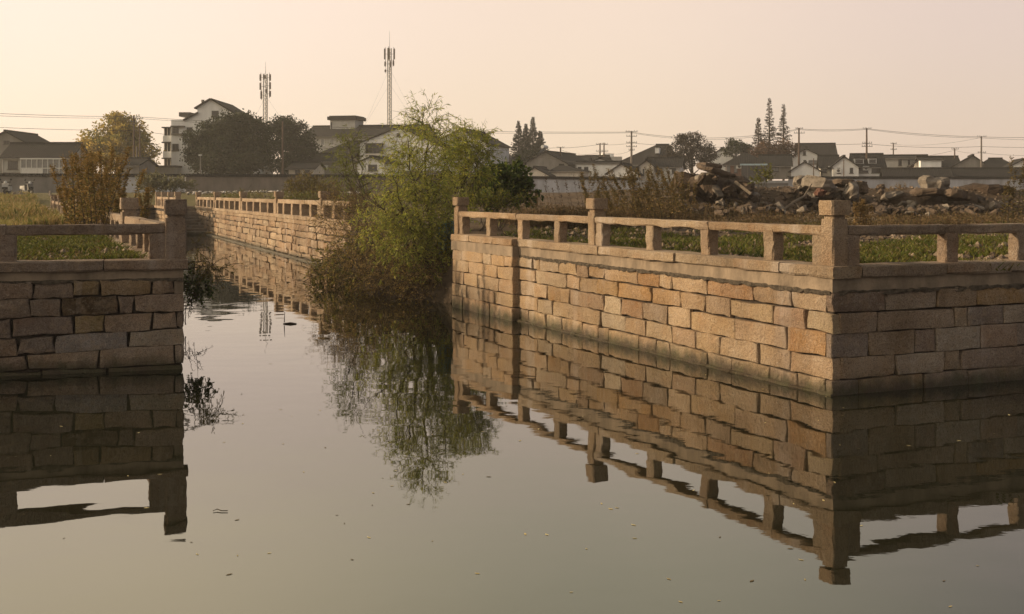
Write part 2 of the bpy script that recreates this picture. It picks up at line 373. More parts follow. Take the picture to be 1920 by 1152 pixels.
def beam(fr, u0, u1, v0, v1, w0, w1, name, parent, color, nseg=None, jt=.008, bev=.015, mat=None, taper=0):
    """rough-hewn block between two stations along a wall"""
    L = abs(u1-u0); nseg = nseg or max(2, int(L/.22)); m = MB(); rings = []
    pr = [(w0+bev, v0), (w1-bev, v0), (w1, v0+bev), (w1, v1-bev), (w1-bev, v1), (w0+bev, v1), (w0, v1-bev), (w0, v0+bev)]
    for k in range(nseg+1):
        u = u0+(u1-u0)*k/nseg; e = 0 if 0 < k < nseg else bev*.5
        cw, cv = (w0+w1)/2, (v0+v1)/2; ring = []
        for (a, b) in pr:
            low = b < cv
            ring.append(fr.p(u+R.uniform(-jt, jt)*.5, b+(cv-b)*e*3+R.uniform(-jt, jt)*(1.4 if low else .5), a+(cw-a)*e*3+R.uniform(-jt, jt)))
        rings.append(ring)
    V = [q for r in rings for q in r]; f_ = []
    for k in range(nseg):
        for j in range(8): f_.append((k*8+j, k*8+(j+1) % 8, (k+1)*8+(j+1) % 8, (k+1)*8+j))
    f_.append(tuple(range(8))); f_.append(tuple(nseg*8+j for j in range(8)))
    m.raw(V, f_); return m.build(name, mat or STONE, parent, color=color)
def pillar(fr, u, w, v0, v1, hu, hw, name, parent, color, nseg=3, jt=.005, bev=.014):
    m = MB(); rings = []
    for k in range(nseg+1):
        v = v0+(v1-v0)*k/nseg; e = 1 if 0 < k < nseg else .965; ring = []
        for a, b in ((hu, -hw+bev), (hu, hw-bev), (hu-bev, hw), (-hu+bev, hw), (-hu, hw-bev), (-hu, -hw+bev), (-hu+bev, -hw), (hu-bev, -hw)):
            ring.append(fr.p(u+a*e+R.uniform(-jt, jt), v, w+b*e+R.uniform(-jt, jt)))
        rings.append(ring)
    V = [q for r in rings for q in r]; f_ = []
    for k in range(nseg):
        for j in range(8): f_.append((k*8+j, k*8+(j+1) % 8, (k+1)*8+(j+1) % 8, (k+1)*8+j))
    f_.append(tuple(range(8))[::-1]); f_.append(tuple(nseg*8+j for j in range(8)))
    m.raw(V, f_); return m.build(name, STONE, parent, color=color)
def slab_core(fr, u0, u1, v0, v1, w0, w1, name, mat, parent, ragged=0):
    m = MB(); n = max(1, int(abs(u1-u0)/.12)) if ragged else 1
    top = []; bot = []
    for k in range(n+1):
        u = u0+(u1-u0)*k/n; dv = R.uniform(-ragged, ragged) if ragged else 0
        bot.append((u, v0+dv)); top.append((u, v1))
    for k in range(n):
        (a, b), (c, d) = bot[k], bot[k+1]; (e, f), (h, i) = top[k], top[k+1]
        q = 0
        m.raw([fr.p(a, b, w0), fr.p(c, d, w0), fr.p(h, i, w0), fr.p(e, f, w0), fr.p(a, b, w1+q), fr.p(c, d, w1+q), fr.p(h, i, w1+q), fr.p(e, f, w1+q)],
              [(0, 3, 2, 1), (4, 5, 6, 7), (0, 1, 5, 4), (1, 2, 6, 5), (2, 3, 7, 6), (3, 0, 4, 7)])
    return m.build(name, mat, parent)
VB = [1.165, .932, .698, .42, .172, -.12]; VF = [1.155, .96, .73, .48, .235, -.12]
ORANGE, PINK, PALE, YEL = (.44, .265, .14), (.46, .29, .18), (.52, .385, .25), (.52, .395, .24)
# --- right bank, sunlit face and shaded front
rw = thing('canal_wall', 'long stone canal wall on the right bank, sunlit side and shaded end', 'wall', LIT.p(0, 0))
def kid(o, root):   # keep world placement under a moved root
    o.parent = root; o.matrix_parent_inverse = root.matrix_world.inverted()
class Root:
    pass
bpy.context.view_layer.update()
def fix(root):
    loc = Vector(root.location)
    for o in list(root.children):
        if o.type == 'MESH': o.data.transform(__import__('mathutils').Matrix.Translation(-loc))
        for c in o.children:
            c.data.transform(__import__('mathutils').Matrix.Translation(-loc))
LJ = {0: [973, 999, 1011, 1047, 1081.5, 1102, 1132, 1195, 1235, 1259, 1325, 1411, 1482.5, 1549.5],
      1: [973, 1005, 1062, 1087, 1120.5, 1159.5, 1221.5, 1276, 1323, 1369.5, 1451.5, 1511.5, 1561],
      2: [973, 1001, 1025.5, 1050.5, 1068, 1100.5, 1133.5, 1166, 1205.5, 1252, 1293, 1378, 1476.5, 1550.5],
      3: [973, 1008.5, 1036, 1074.5, 1126, 1173, 1210.5, 1261, 1305, 1350, 1422.5, 1481, 1561],
      4: [973, 990.5, 1024, 1053.5, 1092, 1123, 1142, 1198, 1230, 1258, 1327, 1371, 1442, 1495, 1546.5]}
LO = {0: {10: ORANGE, 11: (.46, .29, .155), 7: (.45, .28, .14)}, 1: {4: (.46, .27, .11), 5: (.45, .29, .14), 6: (.45, .29, .15), 9: YEL, 10: PINK, 11: (.46, .35, .22)},
      2: {2: (.42, .26, .12), 7: ORANGE, 6: PALE, 12: (.46, .27, .12)}, 3: {3: (.46, .33, .2), 4: PALE, 9: PALE, 6: (.47, .34, .21)}, 4: {}}
u973 = LIT.u(973)
for k in range(5):
    us = [LIT.u(p) for p in LJ[k]]; us[0] = u973+.02
    if k in (1, 3): us[-1] = -.012
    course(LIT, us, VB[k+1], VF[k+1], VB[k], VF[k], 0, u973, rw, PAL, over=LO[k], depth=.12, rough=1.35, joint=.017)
FJ = {0: [1560, 1659.5, 1757.7, 1832, 1930], 1: [1574, 1645, 1790.5, 1814, 1881.7, 1960], 2: [1560, 1630, 1716, 1755, 1838, 1906.7, 1985],
      3: [1576, 1679.6, 1771, 1802.5, 1945], 4: [1560, 1608, 1733, 1814, 1930]}
for k in range(5):
    us = [FRONT.u(p) for p in FJ[k]]
    if k in (0, 2, 4): us[0] = -.012
    while us[-1] < 9: us.append(us[-1]+R.uniform(.4, 1.0))
    course(FRONT, us, VB[k+1], VB[k+1], VB[k], VB[k], 0, 3, rw, PALF_SHADE, over={0: {3: (.36, .22, .10)}, 1: {}, 2: {3: (.40, .33, .26)}}.get(k, {}), depth=.098)
# core, cement band and coping
slab_core(LIT, .04, u973, -.6, 1.33, -.6, -.06, 'core', MORTAR, rw)
slab_core(FRONT, .05, 30, -.6, 1.328, -.55, -.055, 'core', MORTAR, rw)
slab_core(LIT, -.004, u973, 1.155, 1.338, -.05, .002, 'cement_band', BAND, rw, .012)
slab_core(FRONT, .052, 30, 1.155, 1.337, -.05, .004, 'cement_band', BAND, rw, .012)
CJ = [973, 1013, 1072, 1125, 1186, 1270, 1380, 1466, 1568]
cus = [LIT.u(p) for p in CJ]; cus[-1] = -.06
for k in range(len(cus)-1):
    pr = .075 if k == 4 else .05+R.uniform(-.012, .012)
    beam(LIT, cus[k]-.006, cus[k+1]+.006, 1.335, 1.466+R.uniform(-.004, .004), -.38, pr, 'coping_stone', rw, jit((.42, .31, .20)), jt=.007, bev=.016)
fus = [FRONT.u(p) for p in (1611.7, 1771, 1891.6)]; fus = [.39]+fus[1:]
while fus[-1] < 12: fus.append(fus[-1]+R.uniform(.9, 1.5))
for k in range(len(fus)-1):
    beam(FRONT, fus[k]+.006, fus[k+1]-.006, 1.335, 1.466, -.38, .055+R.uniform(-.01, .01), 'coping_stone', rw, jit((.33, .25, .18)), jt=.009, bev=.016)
BEAD = plain('crumbled_mortar', (.17, .135, .10), .98, 14, .7, 1., .05)
beam(LIT, .02, u973, 1.135, 1.185, -.05, .014, 'mortar_bead', rw, (.2, .16, .12), nseg=110, jt=.015, bev=.01, mat=BEAD)
beam(FRONT, .06, 9, 1.135, 1.185, -.05, .014, 'mortar_bead', rw, (.2, .16, .12), nseg=110, jt=.015, bev=.01, mat=BEAD)
# the section of the lit wall that stands proud at its far end
pw = .13; SEC = Fr(C0, D1, (-.914, -.405))
PJ = {0: [848, 865.5, 906, 921, 946, 960], 1: [848, 877.5, 914, 932, 960], 2: [848, 869.5, 894.5, 908, 935, 960], 3: [848, 875, 902.5, 927, 960], 4: [848, 867, 891, 917.5, 937.5, 960]}
ue = LIT.u(961, pw)
for k in range(5):
    us = [LIT.u(p, pw) for p in PJ[k]]; us[-1] = ue
    course(LIT, us, VF[k+1], VF[k+1], VF[k], VF[k], 0, 10, rw, [jit(c, .08) for c in PAL], w0=pw, depth=.28)
uS = LIT.u(846, pw)
slab_core(LIT, ue+.03, uS, -.6, 1.33, -.6, pw-.06, 'core', MORTAR, rw)
slab_core(LIT, ue, uS, 1.15, 1.338, -.05, pw+.002, 'cement_band', BAND, rw, .012)
pcu = [LIT.u(p, pw) for p in (846, 879, 923)]+[u973+.01]
for k in range(3): beam(LIT, pcu[k]-.005, pcu[k+1]+.005, 1.34, 1.468, -.38, pw+.015, 'coping_stone', rw, jit((.40, .27, .16)), jt=.007)
beam(LIT, -.03, uS, -.3, .028, -.05, .045, 'footing', rw, (.30, .20, .11), nseg=90, jt=.02)
fix(rw)
# --- left bank block
lw = thing('canal_wall', 'shaded stone canal wall on the left bank with squared end', 'wall', LEFT.p(0, 0))
LB = [[1.171, .99, .753, .537, .314, .063, -.3], [1.178, .955, .721, .467, .25, .05, -.3]]
uL = LEFT.u(0)
KJ = {0: [327, 284, 188, 136, 62, -20], 1: [345, 252, 222, 115, 56, -30], 2: [345, 331, 284, 196, 138, 21.7, -45], 3: [345, 241, 103, 32.5, -60], 4: [345, 327, 185.5, 51, -70], 5: [345, 200, 80, -60]}
KO = {0: {1: (.33, .24, .13), 2: (.30, .21, .10)}, 1: {2: (.12, .075, .035), 1: (.27, .21, .17)}, 2: {3: (.31, .225, .10)}, 3: {0: (.33, .26, .19), 1: (.30, .25, .22)}, 4: {}, 5: {}}
for k in range(6):
    us = [LEFT.u(p) for p in KJ[k]]
    if k > 0: us[0] = -.006
    while us[-1] < 6: us.append(us[-1]+R.uniform(.4, .9))
    course(LEFT, us, LB[0][k+1], LB[1][k+1], LB[0][k], LB[1][k], 0, uL, lw, PALL_SHADE, joint=.015, over=KO[k], rough=1.5, depth=.16)
slab_core(LEFT, .03, 30, -.6, 1.30, -.6, -.075, 'core', MORTAR, lw)
slab_core(LSIDE, .45, 60, -.6, 1.30, -.6, -.04, 'core', MORTAR, lw)
slab_core(LEFT, .004, 30, 1.16, 1.305, -.06, -.012, 'cement_band', BAND, lw, .014)
slab_core(LEFT, .004, .118, .985, 1.17, -.06, -.01, 'cement_patch', BAND, lw)
for a, b in ((-.06, LEFT.u(194)), (LEFT.u(194), 2.9), (2.9, 4.4), (4.4, 6.0)):
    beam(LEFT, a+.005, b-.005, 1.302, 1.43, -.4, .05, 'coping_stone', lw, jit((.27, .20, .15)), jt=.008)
y0 = .41
while y0 < 60:
    L = R.uniform(1., 1.8); beam(LSIDE, y0+.006, y0+L-.006, 1.305, 1.43, -.4, .05, 'coping_stone', lw, jit((.36, .26, .18)), nseg=5); y0 += L
for k in range(5):
    us = [.17]
    while us[-1] < 7: us.append(us[-1]+R.uniform(.35, .9))
    course(LSIDE, us, LB[0][k+1], LB[0][k+1], LB[0][k], LB[0][k], 0, 5, lw, PAL, joint=.02, rough=1.5)
beam(LEFT, .02, 6, 1.145, 1.19, -.06, .006, 'mortar_bead', lw, (.2, .16, .12), nseg=70, jt=.014, bev=.01, mat=BEAD)
fix(lw)
# --- far wall beyond the willow
fw = thing('canal_wall', 'sunlit stone canal wall running back from the willow to the steps', 'wall', FAR.p(0, 0))
FB = [1.21, .975, .755, .48, .23, .06, -.15]
for k in range(6):
    us = [-5.2+R.uniform(0, .5)]
    while us[-1] < 34: us.append(us[-1]+R.choice((.45, .7, .9, 1.1, 1.4, 1.7)))
    course(FAR, us, FB[k+1], FB[k+1], FB[k], FB[k], 0, 5, fw, [(.42, .295, .19), (.45, .32, .21), (.40, .27, .165), (.47, .35, .235), (.36, .245, .16)], joint=.03, rough=2.4, depth=.12)
slab_core(FAR, -6, 34, -.6, 1.36, -.6, -.045, 'core', MORTAR, fw)
y0 = -5.6
while y0 < 33.6:
    L = R.uniform(1.4, 2.4); L = min(L, 34-y0); beam(FAR, y0+.008, y0+L-.008, 1.365+R.uniform(-.01, .01), 1.50, -.42, .06, 'coping_stone', fw, jit((.44, .32, .21)), nseg=6, jt=.012); y0 += L
y0 = -5.6
while y0 < 33.6:
    L = R.uniform(1.2, 2.4); L = min(L, 34-y0); beam(FAR, y0+.01, y0+L-.01, 1.215, 1.36, -.1, .03+R.uniform(-.01, .01), 'stone', fw, jit((.42, .30, .19)), nseg=5, jt=.012); y0 += L
beam(FAR, -5, 33, -.3, .045, -.05, .12, 'footing', fw, (.46, .33, .2), nseg=60, jt=.012)
for du in (0, 1.9):       # two drain mouths
    m = MB(); m.tube([FAR.p(25.5+du, 1.0, -.12), FAR.p(25.5+du, 1.0, .03)], .17, 10); m.build('drain_mouth', BLACK, fw)
fix(fw)
# --- pier wall and landing steps at the end of the canal
pwall = thing('canal_wall', 'low stone pier wall beside the landing steps', 'wall', PIER.p(0, 0))
for k in range(6):
    us = [-.3]
    while us[-1] < 13: us.append(us[-1]+R.choice((.7, .9, 1.2, 1.5)))
    course(PIER, us, FB[k+1], FB[k+1], FB[k], FB[k], 0, 5, pwall, PAL, joint=.03, rough=2.2)
slab_core(PIER, -.3, 13.2, -.6, 1.42, -.5, -.045, 'core', MORTAR, pwall)
for k in range(7): beam(PIER, -.35+k*1.95, 1.58+k*1.95, 1.36, 1.5, -.45, .06, 'coping_stone', pwall, jit((.40, .29, .19)), nseg=5)
fix(pwall)
ew = thing('canal_wall', 'stone end wall closing the side channel left of the pier', 'wall', (-22.5, 76.5, 0))
EP, EQ = PIER.p(13.0, 0), LSIDE.p(57, 0); END = Fr((EP.x, EP.y), ((EQ-EP).x, (EQ-EP).y), ((EQ-EP).y, -(EQ-EP).x))
if END.n.y > 0: END.n = -END.n
EL = (EQ-EP).length
slab_core(END, -.3, EL+.3, -.6, 1.44, -.6, -.045, 'core', MORTAR, ew)
for k in range(6):
    us = [-.2]
    while us[-1] < EL: us.append(us[-1]+R.choice((.7, .9, 1.2, 1.5)))
    course(END, us, FB[k+1], FB[k+1], FB[k], FB[k], 0, 5, ew, PALF_SHADE, joint=.03, rough=2.)
beam(END, -.3, EL+.3, 1.36, 1.52, -.45, .06, 'coping_stone', ew, (.34, .26, .18), nseg=8)
fix(ew)
st = thing('landing_steps', 'stone landing steps down to the water at the end of the canal', 'steps', (-17.3, 66, 0))
SF = Fr((-17.35, 65.6), (1, 0), (0, -1))
beam(SF, -.9, .95, -.3, .16, -1.3, 0, 'landing', st, (.34, .27, .19), nseg=4)
for k in range(9): beam(SF, -.9-k*.30, .72-k*.30, -.2, .32+k*.145, -2.05-k*.8, -.75-k*.8, 'step', st, jit((.26, .20, .15)), nseg=4)
fix(st)
# ------------------------------------------------------------------ balustrades
def balustrade(label, fr, base, rail_t, rail_h, post_top, posts, bal, joints, w=-.16, pw_=.11, bw=.105, bd=.08, col=(.42, .30, .19), cap=.17, capw=.026, side=True):
    t = thing('stone_balustrade', label, 'balustrade', fr.p(posts[0], base, w))
    for u in posts:
        p = pillar(fr, u, w, base-.01, post_top-cap-.045, pw_, pw_, 'post', t, jit(col, .08), 4)
        pillar(fr, u, w, post_top-cap-.055, post_top-cap+.005, pw_*.82, pw_*.82, 'post_neck', t, jit(col, .06), 1, .002)
        pillar(fr, u, w, post_top-cap, post_top, pw_+capw, pw_+capw, 'post_cap', t, jit(col, .08), 3, .004, .02)
    for u in bal: pillar(fr, u, w, base-.01, rail_t-rail_h+.01, bw, bd, 'baluster', t, jit(col, .15), 5, .009)
    for a, b in joints: beam(fr, a, b, rail_t-rail_h, rail_t+R.uniform(-.004, .004), w-.09+R.uniform(-.008, .008), w+.09+R.uniform(-.008, .008), 'rail', t, jit(col, .13), jt=.009, bev=.018)
    fix(t); return t
wl = -.16
up = [LIT.u(1119, wl), LIT.u(864, wl)]
ub = [LIT.u(p, wl) for p in (1226, 1330, 1450, 922, 982, 1051)]+[.16+.205, up[0]-.2, up[1]-.2, up[1]-.0+-.0]
ub = ub[:-1]
rj = [(.16+.12, LIT.u(1439)), (LIT.u(1439)+.008, LIT.u(1319)), (LIT.u(1319)+.008, up[0]-.12), (up[0]+.12, LIT.u(1040)), (LIT.u(1040)+.008, LIT.u(960)), (LIT.u(960)+.008, up[1]-.12)]
balustrade('stone balustrade with square posts along the sunlit right bank', LIT, 1.466, 1.92, .105, 2.215, [.16]+up, ub, rj, wl)
fb = [FRONT.u(1777, wl), FRONT.u(1911, wl)]; st_ = fb[1]-fb[0]
fb += [fb[1]+st_*1.0, fb[1]+st_*3]; fp = fb[1]+st_*2
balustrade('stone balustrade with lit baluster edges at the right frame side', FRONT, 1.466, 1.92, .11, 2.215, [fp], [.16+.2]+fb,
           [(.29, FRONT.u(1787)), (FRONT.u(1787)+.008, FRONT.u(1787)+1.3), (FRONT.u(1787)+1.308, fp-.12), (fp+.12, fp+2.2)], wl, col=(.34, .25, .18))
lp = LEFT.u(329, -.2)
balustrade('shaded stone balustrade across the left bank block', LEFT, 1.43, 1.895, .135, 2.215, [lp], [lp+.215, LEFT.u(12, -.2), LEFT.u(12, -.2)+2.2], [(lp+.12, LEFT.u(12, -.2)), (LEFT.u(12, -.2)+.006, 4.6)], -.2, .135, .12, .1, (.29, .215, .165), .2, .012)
sp_ = LSIDE.u(242, -.2); s1 = -lp*0+.2
posts = [sp_+k*(sp_-.2) for k in range(0, 9) if sp_+k*(sp_-.2) < 60]
gap = sp_-.2
bals = []; jn = []
prev = .2
for p in posts:
    for k in range(1, 5): bals.append(prev+gap*k/5)
    jn += [(prev+.13, prev+gap/2), (prev+gap/2+.008, p-.13)]; prev = p
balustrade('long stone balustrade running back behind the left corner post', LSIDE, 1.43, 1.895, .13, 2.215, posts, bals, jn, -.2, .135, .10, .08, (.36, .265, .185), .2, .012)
fposts = [FAR.u(p, -.2) for p in (608, 523, 456, 407, 372)]; bals = []; jn = []
for a, b in zip(fposts[:-1], fposts[1:]):
    for k in range(1, 5): bals.append(a+(b-a)*k/5)
    bals += [a+.35, b-.35]
    for k in range(3): jn.append((a+(b-a)*k/3+(.15 if k == 0 else .01), a+(b-a)*(k+1)/3-(.15 if k == 2 else .01)))
bals += [fposts[0]-.35, fposts[0]-1.9, fposts[0]-3.4]; jn.append((fposts[0]-.15, fposts[0]-4.2))
balustrade('sunlit stone balustrade on the far canal wall beside the steps', FAR, 1.50, 2.05, .15, 2.36, fposts, bals, jn, -.2, .15, .17, .13, (.43, .31, .20), .22, .02)
pp = [.1, 4.3, 8.6, 12.9]
balustrade('far stone balustrade on the pier left of the steps', PIER, 1.5, 2.05, .15, 2.36, pp, [k*1.07+.1 for k in range(1, 12) if k % 4], [(pp[k]+.15, pp[k+1]-.15) for k in range(3)], -.2, .15, .15, .12, (.42, .30, .20), .22, .02)
# (more below)
# ------------------------------------------------------------------ houses
def zoff(g_): return g_
def window(root, x0, x1, z0, z1, yy, frame=None, pane=None, bars=1, sill=True):
    f = .05 if (x1-x0) > .6 else .035; m = MB()
    m.box((x0, yy-.05, z0), (x0+f, yy+.01, z1)); m.box((x1-f, yy-.05, z0), (x1, yy+.01, z1))
    m.box((x0+f, yy-.05, z0), (x1-f, yy+.01, z0+f)); m.box((x0+f, yy-.05, z1-f), (x1-f, yy+.01, z1))
    for k in range(bars):
        xc = x0+(x1-x0)*(k+1)/(bars+1); m.box((xc-f*.4, yy-.045, z0+f), (xc+f*.4, yy+.008, z1-f))
    if sill: m.box((x0-.08, yy-.12, z0-.08), (x1+.08, yy+.01, z0-.002))
    w_ = m.build('window', frame or FRAMED, root); p = MB(); p.box((x0+f, yy-.02, z0+f), (x1-f, yy+.005, z1-f)); p.build('pane', pane or GLASS, w_)
def roofslab(m, a, b, c, d, th=.14):
    a, b, c, d = map(Vector, (a, b, c, d)); n = (b-a).cross(d-a).normalized()
    if n.z < 0: n = -n
    t = n*th; m.raw([a, b, c, d, a+t, b+t, c+t, d+t], [(0, 3, 2, 1), (4, 5, 6, 7), (0, 1, 5, 4), (1, 2, 6, 5), (2, 3, 7, 6), (3, 0, 4, 7)])
def gable(label, px0, px1, pk, ypk, yl, yr, yb, Y, depth=9, wall=None, roof=None, wins=(), rz=-.26, frame=None, over=.35, extra=None, name='house'):
    cx = X((px0+px1)/2, Y); zb = Z(yb, Y); root = thing(name, label, 'house', (cx, Y, zb), rz)
    f = lambda px, py: (X(px, Y)-cx, Z(py, Y)-zb)
    (xl, zl), (xr, zr), (xp, zp) = f(px0, yl), f(px1, yr), f(pk, ypk)
    m = MB(); pr = [(xl, 0), (xr, 0), (xr, zr), (xp, zp), (xl, zl)]; n = 5
    m.raw([(x, 0, z) for x, z in pr]+[(x, depth, z) for x, z in pr], [(0, 1, 2, 3, 4), (9, 8, 7, 6, 5)]+[(k, (k+1) % 5, 5+(k+1) % 5, 5+k) for k in range(5)])
    m.build('wall', wall or WHITE, root)
    m = MB(); o = over
    for (xe, ze) in ((xl, zl), (xr, zr)):
        s = (zp-ze)/(xp-xe+1e-6); e = -o if xe < xp else o
        roofslab(m, (xp, -o, zp+.004), (xp, depth+o, zp+.004), (xe+e, depth+o, ze+s*e+.004), (xe+e, -o, ze+s*e+.004))
    rf = m.build('roof', roof or TILE, root)
    m = MB(); m.box((xp-.16, -o-.03, zp+.06), (xp+.16, depth+o, zp+.30)); m.build('ridge', TILE, rf)
    for wv in wins:
        (a, c), (b, d) = f(wv[0], wv[3]), f(wv[1], wv[2]); window(root, a, b, c, d, 0, frame, wv[4] if len(wv) > 4 else None, 1 if (b-a) > .7 else 0)
    fittings(root, xl, xr, min(zl, zr)); return root, f
def eave(label, px0, px1, yrg, ye, yb, Y, depth=8, wall=None, roof=None, wins=(), rz=-.2, hip=0, frame=None, over=.4, name='house', ridge_in=(0, 0)):
    cx = X((px0+px1)/2, Y); zb = Z(yb, Y); root = thing(name, label, 'house', (cx, Y, zb), rz)
    f = lambda px, py: (X(px, Y)-cx, Z(py, Y)-zb)
    (xl, ze), (xr, _) = f(px0, ye), f(px1, ye); zr = Z(yrg, Y+depth/2)-zb
    hl, hr = ridge_in if ridge_in != (0, 0) else (hip*(xr-xl), hip*(xr-xl))
    m = MB(); m.box((xl, 0, 0), (xr, depth, ze))
    if hl == 0:
        for xe in (xl, xr): m.raw([(xe, 0, ze), (xe, depth, ze), (xe, depth/2, zr), (xe+(.15 if xe == xl else -.15), 0, ze), (xe+(.15 if xe == xl else -.15), depth, ze), (xe+(.15 if xe == xl else -.15), depth/2, zr)], [(0, 1, 2), (3, 5, 4), (0, 2, 5, 3), (1, 4, 5, 2)])
    m.build('wall', wall or WHITE, root); m = MB(); o = over; s = (zr-ze)/(depth/2)
    ox = .3 if hl == 0 else o
    roofslab(m, (xl-ox, -o, ze-s*o+.004), (xr+ox, -o, ze-s*o+.004), (xr+(ox if hr == 0 else -hr), depth/2, zr+.004), (xl-(ox if hl == 0 else -hl), depth/2, zr+.004))
    roofslab(m, (xl-ox, depth+o, ze-s*o+.004), (xr+ox, depth+o, ze-s*o+.004), (xr+(ox if hr == 0 else -hr), depth/2, zr+.004), (xl-(ox if hl == 0 else -hl), depth/2, zr+.004))
    if hl:
        m.face([(xl-ox, -o, ze-s*o), (xl-ox, depth+o, ze-s*o), (xl+hl, depth/2, zr+.1)]); m.face([(xr+ox, -o, ze-s*o), (xr+ox, depth+o, ze-s*o), (xr-hr, depth/2, zr+.1)])
    rf = m.build('roof', roof or TILE, root)
    m = MB(); m.box((xl-(ox if hl == 0 else -hl), depth/2-.16, zr+.06), (xr+(ox if hr == 0 else -hr), depth/2+.16, zr+.34)); m.build('ridge', TILE, rf)
    for wv in wins:
        (a, c), (b, d) = f(wv[0], wv[3]), f(wv[1], wv[2]); window(root, a, b, c, d, 0, frame, wv[4] if len(wv) > 4 else None, wv[5] if len(wv) > 5 else (1 if (b-a) > .7 else 0))
    if depth > 4: fittings(root, xl, xr, ze)
    m = MB(); m.box((xl-ox, -o-.12, ze-s*o-.04), (xr+ox, -o-.01, ze-s*o+.07)); m.build('gutter', GREYR, root)
    return root, f
def fittings(root, x0, x1, zt):
    h = zt
    if h < 1.2: return
    if R.random() < .7:
        xa = R.uniform(x0+.3, max(x0+.4, x1-1.2)); za = R.uniform(.45, .75)*h
        m = MB(); m.box((xa, -.36, za), (xa+.8, -.03, za+.55)); a = m.build('air_conditioner', FRAMEW, root)
        m = MB(); m.tube([(xa+.4, -.375, za+.27), (xa+.4, -.362, za+.27)], .2, 10); m.build('fan_grille', FRAMED, a)
    for xx in ((x0+.12,) if R.random() < .5 else (x0+.12, x1-.12)):
        m = MB(); m.tube([(xx, -.08, 0), (xx, -.08, h*.97)], .045, 6); m.build('drain_pipe', PALEGREY, root)
    m = MB(); m.box((x0+.02, -.035, .0), (x1-.02, -.004, min(.7, h*.2))); m.build('plinth', GREYR, root)
def part_box(root, f, px0, px1, y0, y1, d0, d1, name, mat):
    (a, c), (b, d) = f(px0, y1), f(px1, y0); m = MB(); m.box((a, d0, c), (b, d1, d)); return m.build(name, mat, root)
# left group
h, f = gable('grey gabled house peeking over the long tiled roof at the left edge', -45, 62, 11, 248, 276, 276, 330, 150, 10, GREYR, rz=.02, wins=[(7, 18, 264, 271)])
h, f = eave('low grey house with white framed sunroom at the left edge', 4, 133, 272, 296, 330, 138, 6, PALEGREY, rz=0, wins=[(15, 33, 302, 318)], over=.3)
sr = part_box(h, f, 50, 131, 300, 329, -1.6, -.02, 'sunroom', PALEGLASS); part_box(h, f, 49, 132, 297.5, 300, -1.75, -.02, 'sunroom_roof', FRAMEW)
for px in (50, 60, 70, 80, 90, 100, 110, 121, 130): part_box(h, f, px-.6, px+.6, 300, 329, -1.66, -1.55, 'mullion', FRAMEW)
part_box(h, f, 50, 131, 315.5, 317, -1.665, -1.55, 'transom', FRAMEW); part_box(h, f, 51, 91, 317.2, 328.6, -1.64, -1.56, 'panel', FRAMEW)
h, f = eave('small dark shed beside the yellowing tree', 222, 262, 300, 310, 330, 140, 4, GREYR)
# apartment block
bb = thing('apartment_building', 'white apartment block with stepped gable and enclosed balconies', 'building', (X(390, 165), 165, Z(330, 165)), 0)
cx0, zb0, YB = X(390, 165), Z(330, 165), 165
f = lambda px, py: (X(px, YB)-cx0, Z(py, YB)-zb0)
pr = [f(321, 330), f(480, 330), f(480, 240), f(440, 213), f(395.5, 187), f(370, 203), f(370, 212), f(347, 225), f(321, 225)]
m = MB(); n = len(pr); m.raw([(x, 0, z) for x, z in pr]+[(x, 12, z) for x, z in pr], [tuple(range(n)), tuple(range(2*n-1, n-1, -1))]+[(k, (k+1) % n, n+(k+1) % n, n+k) for k in range(n)]); m.build('wall', WHITE, bb)
m = MB()
for a, b in ((f(395.5, 187), f(366, 205)), (f(395.5, 187), f(484, 241)), (f(372, 213), f(345, 227))): roofslab(m, (a[0], -.4, a[1]+.004), (a[0], 12.3, a[1]+.004), (b[0], 12.3, b[1]+.004), (b[0], -.4, b[1]+.004), .2)
rf = m.build('roof', TILE, bb)
m = MB(); a = f(375, 196); m.tube([(a[0], 1.5, a[1]-.4), (a[0], 1.5, a[1]+.3), (a[0], 1.5, a[1]+.45), (a[0], 1.5, a[1]+.75)], [.14, .14, .24, .22], 8); m.build('roof_ornament', GREYR, rf)
for (a, b, c, d) in ((397, 410, 208, 220), (352, 357, 213, 219), (350, 361, 239, 249), (323, 335, 240, 250.5), (323, 335, 270, 283), (352, 362, 268, 281)):
    (x0, z0), (x1, z1) = f(a, d), f(b, c); window(bb, x0, x1, z0, z1, 0 if a > 340 or True else 0)
for k, (a, b) in enumerate(((238, 254), (266, 284), (296, 312))):      # balcony tier on the left
    part_box(bb, f, 303, 323, b, b+12 if k < 2 else 330, .6, 7, 'balcony', WHITE if k < 2 else CREAM)
    part_box(bb, f, 304, 322.5, a+2, b, 1.0, 6.8, 'balcony_glazing', GLASS)
    part_box(bb, f, 302, 324, a, a+2.2, .2, 7.3, 'balcony_canopy', TILE if k == 0 else FRAMED)
    for px in (304.5, 310, 316, 322): part_box(bb, f, px-.5, px+.5, a+2, b, .9, 1.0, 'balcony_post', CREAM)
part_box(bb, f, 324, 346, 208, 216, 3, 7, 'roof_terrace', FRAMED); part_box(bb, f, 322, 347, 250.8, 252.4, -.5, -.01, 'ledge', GREYR); part_box(bb, f, 322, 347, 236.5, 238.6, -.7, -.01, 'awning', FRAMED)
part_box(bb, f, 289, 340, 315, 330, -3, -.05, 'ground_floor_annex', PALEGREY); part_box(bb, f, 287, 342, 311.5, 315, -3.3, -.05, 'annex_roof', FRAMED)
